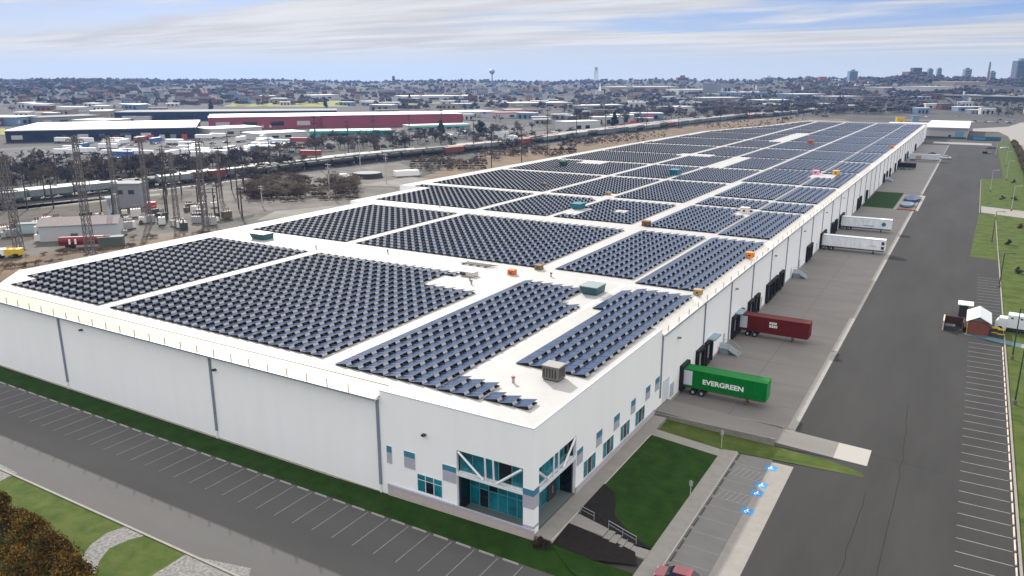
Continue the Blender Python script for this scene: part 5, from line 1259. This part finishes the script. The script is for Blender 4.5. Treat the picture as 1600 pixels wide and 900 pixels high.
# catenary wires between the masts
# ------------------------------------------------------------------ gravel yard things
# white shed with grey roof and a red tank trailer in front
A=at(62,378); t=thing('shed','long pale grey shed with a dull brown roof behind the red trailer','shed',(A.x,A.y,0),R(46)); b=MB(); b.box(0,21,0,9,0,4.6,M('shed_wall',(.42,.46,.48),.7)); b.add([(0,0,4.6),(0,9,4.6),(0,4.5,6.2)],[(0,2,1)],M('shed_wall',(.4,.4,.4))); b.add([(21,0,4.6),(21,9,4.6),(21,4.5,6.2)],[(0,1,2)],M('shed_wall',(.4,.4,.4))); b.obj('wall',t)
b=MB(); sr=M('shed_roof',(.22,.19,.19),.8,var=.1,vscale=1); b.add([(-.4,-.5,4.5),(21.4,-.5,4.5),(21.4,4.5,6.35),(-.4,4.5,6.35),(21.4,9.5,4.5),(-.4,9.5,4.5)],[(0,1,2,3),(3,2,4,5)],sr); b.obj('roof',t)
b=MB(); b.box(2,5,-.05,-.01,0,3.4,WM['white']); b.obj('door',t)
A=at(97,386); t=thing('tank_trailer','dark red trailer standing in front of the pale shed','trailer',(A.x+1,A.y-1,0),R(44)); rm_=M('trailer_red',(.16,.01,.015),.5); b=MB(); b.bar((0,0,1.9),(13,0,1.9),1.25,rm_,14); b.box(0,13,-1.1,1.1,.8,1.2,rm_); b.obj('body',t)
for x in (2,3.3,10.5):
    for y in(-1,1): b=MB(); b.bar((x,y-.15,.5),(x,y+.15,.5),.5,tyre,12); b.obj('wheel',t)
b=MB(); b.box(2.6,3.1,-1.36,-1.25,1.2,2.6,whitep); b.box(4.1,4.6,-1.36,-1.25,1.2,2.6,whitep); b.obj('mark',t)
def simple(name,label,cat,px,py,parts,rz=.7):
    p=at(px,py); t=thing(name,label,cat,(p.x,p.y,.01),rz)
    for nm_,bx in parts:
        b=MB()
        for q in bx: b.box(*q[:6],q[6])
        b.obj(nm_,t)
    return t
simple('red_tank','bright red tank on legs between the tall masts','tank',238,333,[('tank',[(-1.4,1.4,-1.1,1.1,1.6,4.0,M('bright_red',(.55,.03,.02),.5))]),('leg',[(-1.2,-1,-1,1,0,1.6,darkm),(1,1.2,-1,1,0,1.6,darkm)])])
simple('loader','yellow loader with white cab at the left edge','loader',14,402,[('body',[(-.5,3.4,-1.2,1.2,.7,2.3,yel)]),('cab',[(-2.6,-.6,-1,1,.7,2.4,whitep)]),('wheel',[(-2.4,-1.4,-1.3,1.3,0,1.1,tyre),(1.6,2.8,-1.3,1.3,0,1.1,tyre)])])
simple('green_container','dull green container behind the roof edge','container',175,384,[('body',[(-3.2,3.2,-1.4,1.4,0,2.6,M('dull_green',(.07,.10,.08),.7))]),('lid',[(-3.3,3.3,-1.5,1.5,2.6,2.8,WM['grey'])])],.8)
simple('site_cabin','pale turquoise site cabin left of the shed','cabin',47,364,[('body',[(-3,3,-1.4,1.4,0,2.9,M('cabin_teal',(.36,.48,.48),.7))]),('roof',[(-3.2,3.2,-1.6,1.6,2.9,3.1,WM['grey'])])],.8)
simple('conveyor_frame','pale blue slanting steel frame left of the third mast','frame',184,345,[('frame',[(-.4,.4,-.4,.4,0,9,M('frame_paleblue',(.36,.48,.55),.5)),(-2.6,-1.9,-.4,.4,0,7.4,M('frame_paleblue',(.36,.48,.55),.5)),(-3.0,.8,-.5,.5,7.4,8.0,M('frame_paleblue',(.36,.48,.55),.5))]),('hopper',[(-2.2,.2,-1.2,1.2,5.5,7.3,WM['grey'])])],.7)
simple('plant_hall','pale concrete silo block beside the masts','silo',206,322,[('body',[(-5,5,-4,4,0,8.5,WM['grey'])]),('roof',[(-5.2,5.2,-4.2,4.2,8.5,8.9,WM['grey'])]),('opening',[(-3,-1,-4.1,-4.0,5,6.5,darkm),(1,3,-4.1,-4.0,5,6.5,darkm)])],.6)
p=at(574,277); t=thing('round_mound','low oval dark tank with a pale rim in the yard','tank',(p.x,p.y,0)); b=MB(); b.bar((0,0,0),(0,0,2.2),7.5,M('mound_dark',(.02,.02,.022),.8),24,6.8); b.obj('wall',t); b=MB(); b.bar((0,0,2.2),(0,0,2.3),6.5,WM['grey'],24); b.obj('cover',t)
simple('white_tank','row of white storage bags right of the oval tank','storage',635,275,[('bag',[(-6,6,-2,2,0,2.8,whitep)]),('base',[(-6.5,6.5,-2.4,2.4,0,.3,conc)])],1.0)
simple('white_van','white van parked left of the oval tank','van',538,279,[('body',[(-2.4,1.2,-.95,.95,.4,2.3,whitep)]),('cab',[(1.2,2.5,-.9,.9,.4,1.5,whitep)]),('wheel',[(-1.8,-1.1,-1,1,0,.7,tyre),(1.2,1.9,-1,1,0,.7,tyre)])],1.2)
# yard clutter: crates, spools, small transformers
ck=[]
for nm_,c in (('grey',(.30,.31,.31)),('white',(.62,.62,.6)),('brown',(.10,.08,.06)),('dark',(.04,.045,.05))):
    t=thing('transformer_box','x','equipment'); b=MB(); b.box(-1.1,1.1,-.8,.8,.2,2.0,M('clut_'+nm_,c,.7)); b.obj('casing',t); b=MB(); 
    for k in range(3): b.bar((-.6+k*.6,0,2.0),(-.6+k*.6,0,2.9),.12,M('insulator',(.1,.1,.1)),5)
    b.obj('bushing',t); ck.append((Proto(t),nm_))
for i in range(70):
    px=rng.uniform(0,360); py=rng.uniform(318,352)+(360-px)*.10
    if py>(430-px*.22): continue
    k=rng.randrange(4); p=at(px,py); ck[k][0].put((p.x,p.y,.01),rng.random()*3,ck[k][1]+' switchgear box in the gravel yard below the masts',ck[k][1]+' boxes of the gravel yard',sc=rng.uniform(.6,1.5))
b=MB(); vr_=M('verge_green',(.018,.035,.018),1)
b.poly([tuple(at(*q)[:2]) for q in [(335,352),(395,340),(400,334),(345,345)]],.03,vr_); st('green_strip',b)
b=MB(); b.poly([tuple(at(*q)[:2]) for q in [(0,330),(130,318),(250,305),(250,302),(130,313),(0,324)]],.03,M('pale_track',(.20,.19,.14),1)); st('dirt_track',b)
b=MB(); b.poly([tuple(at(*q)[:2]) for q in [(540,335),(590,312),(680,292),(700,284),(640,276),(560,290),(640,292),(560,318),(430,330),(400,345),(480,336)]],.034,M('pale_track2',(.17,.16,.145),1,var=.2,vscale=.1)); st('dirt_track',b)
# chain-link fence posts behind the roof edge
# pad with covered pits beside the green patch
b=MB(); pb_=M('pale_pad_and_sun_strip',(.26,.25,.235)); b.box(-22.6,-21.6,312,355,0,.06,pb_); b.box(-15.6,-14.6,312,355,0,.06,pb_); b.box(-21.6,-15.6,351,355,0,.06,pb_); b.box(-21.6,-15.6,312,315.5,0,.30,rust); st('pad',b)
for (x0_,x1_,y0_,y1_,l_,c_3) in ((-21.2,-16.0,333,348,'dark blue covered pit on the pad right of the grass patch',(.03,.07,.16)),(-21.3,-16.8,318,329,'grey blue covered pit on the pad, the nearer one',(.16,.22,.30))):
    t=thing('covered_pit',l_,'pit cover',((x0_+x1_)/2,(y0_+y1_)/2,.02)); hx,hy=(x1_-x0_)/2,(y1_-y0_)/2
    b=MB(); b.prism([(math.cos(a_)*hx,math.sin(a_)*hy) for a_ in [i_*math.pi/8 for i_ in range(16)]],0,.9,M('pit_'+str(c_3),c_3,.5)); b.obj('cover',t)
    b=MB(); b.prism([(math.cos(a_)*hx*1.08,math.sin(a_)*hy*1.05) for a_ in [i_*math.pi/8 for i_ in range(16)]],0,.3,darkm); b.obj('rim',t)
b=MB(); b.poly([tuple(at(*q)[:2]) for q in [(0,330),(0,388),(60,372),(170,345),(235,322),(300,308),(300,302),(200,312),(100,322)]],.02,M('dark_field',(.025,.022,.020),1,col2=(.075,.06,.045),vscale=.15)); st('rough_field',b)
# ------------------------------------------------------------------ haze
b=MB(); hm=bpy.data.materials.new('haze_air'); hm.use_nodes=True; nt_=hm.node_tree; nt_.nodes.clear(); o_=nt_.nodes.new('ShaderNodeOutputMaterial'); pv=nt_.nodes.new('ShaderNodeVolumePrincipled'); pv.inputs['Color'].default_value=(.24,.44,.90,1); pv.inputs['Density'].default_value=.00008; pv.inputs['Anisotropy'].default_value=.3; nt_.links.new(pv.outputs[0],o_.inputs['Volume'])
b.box(-5300,5300,-5300,5300,-4,135,hm); o=b.obj('haze'); o['kind']='stuff'; o['label']='thin pale blue haze over the distant town'
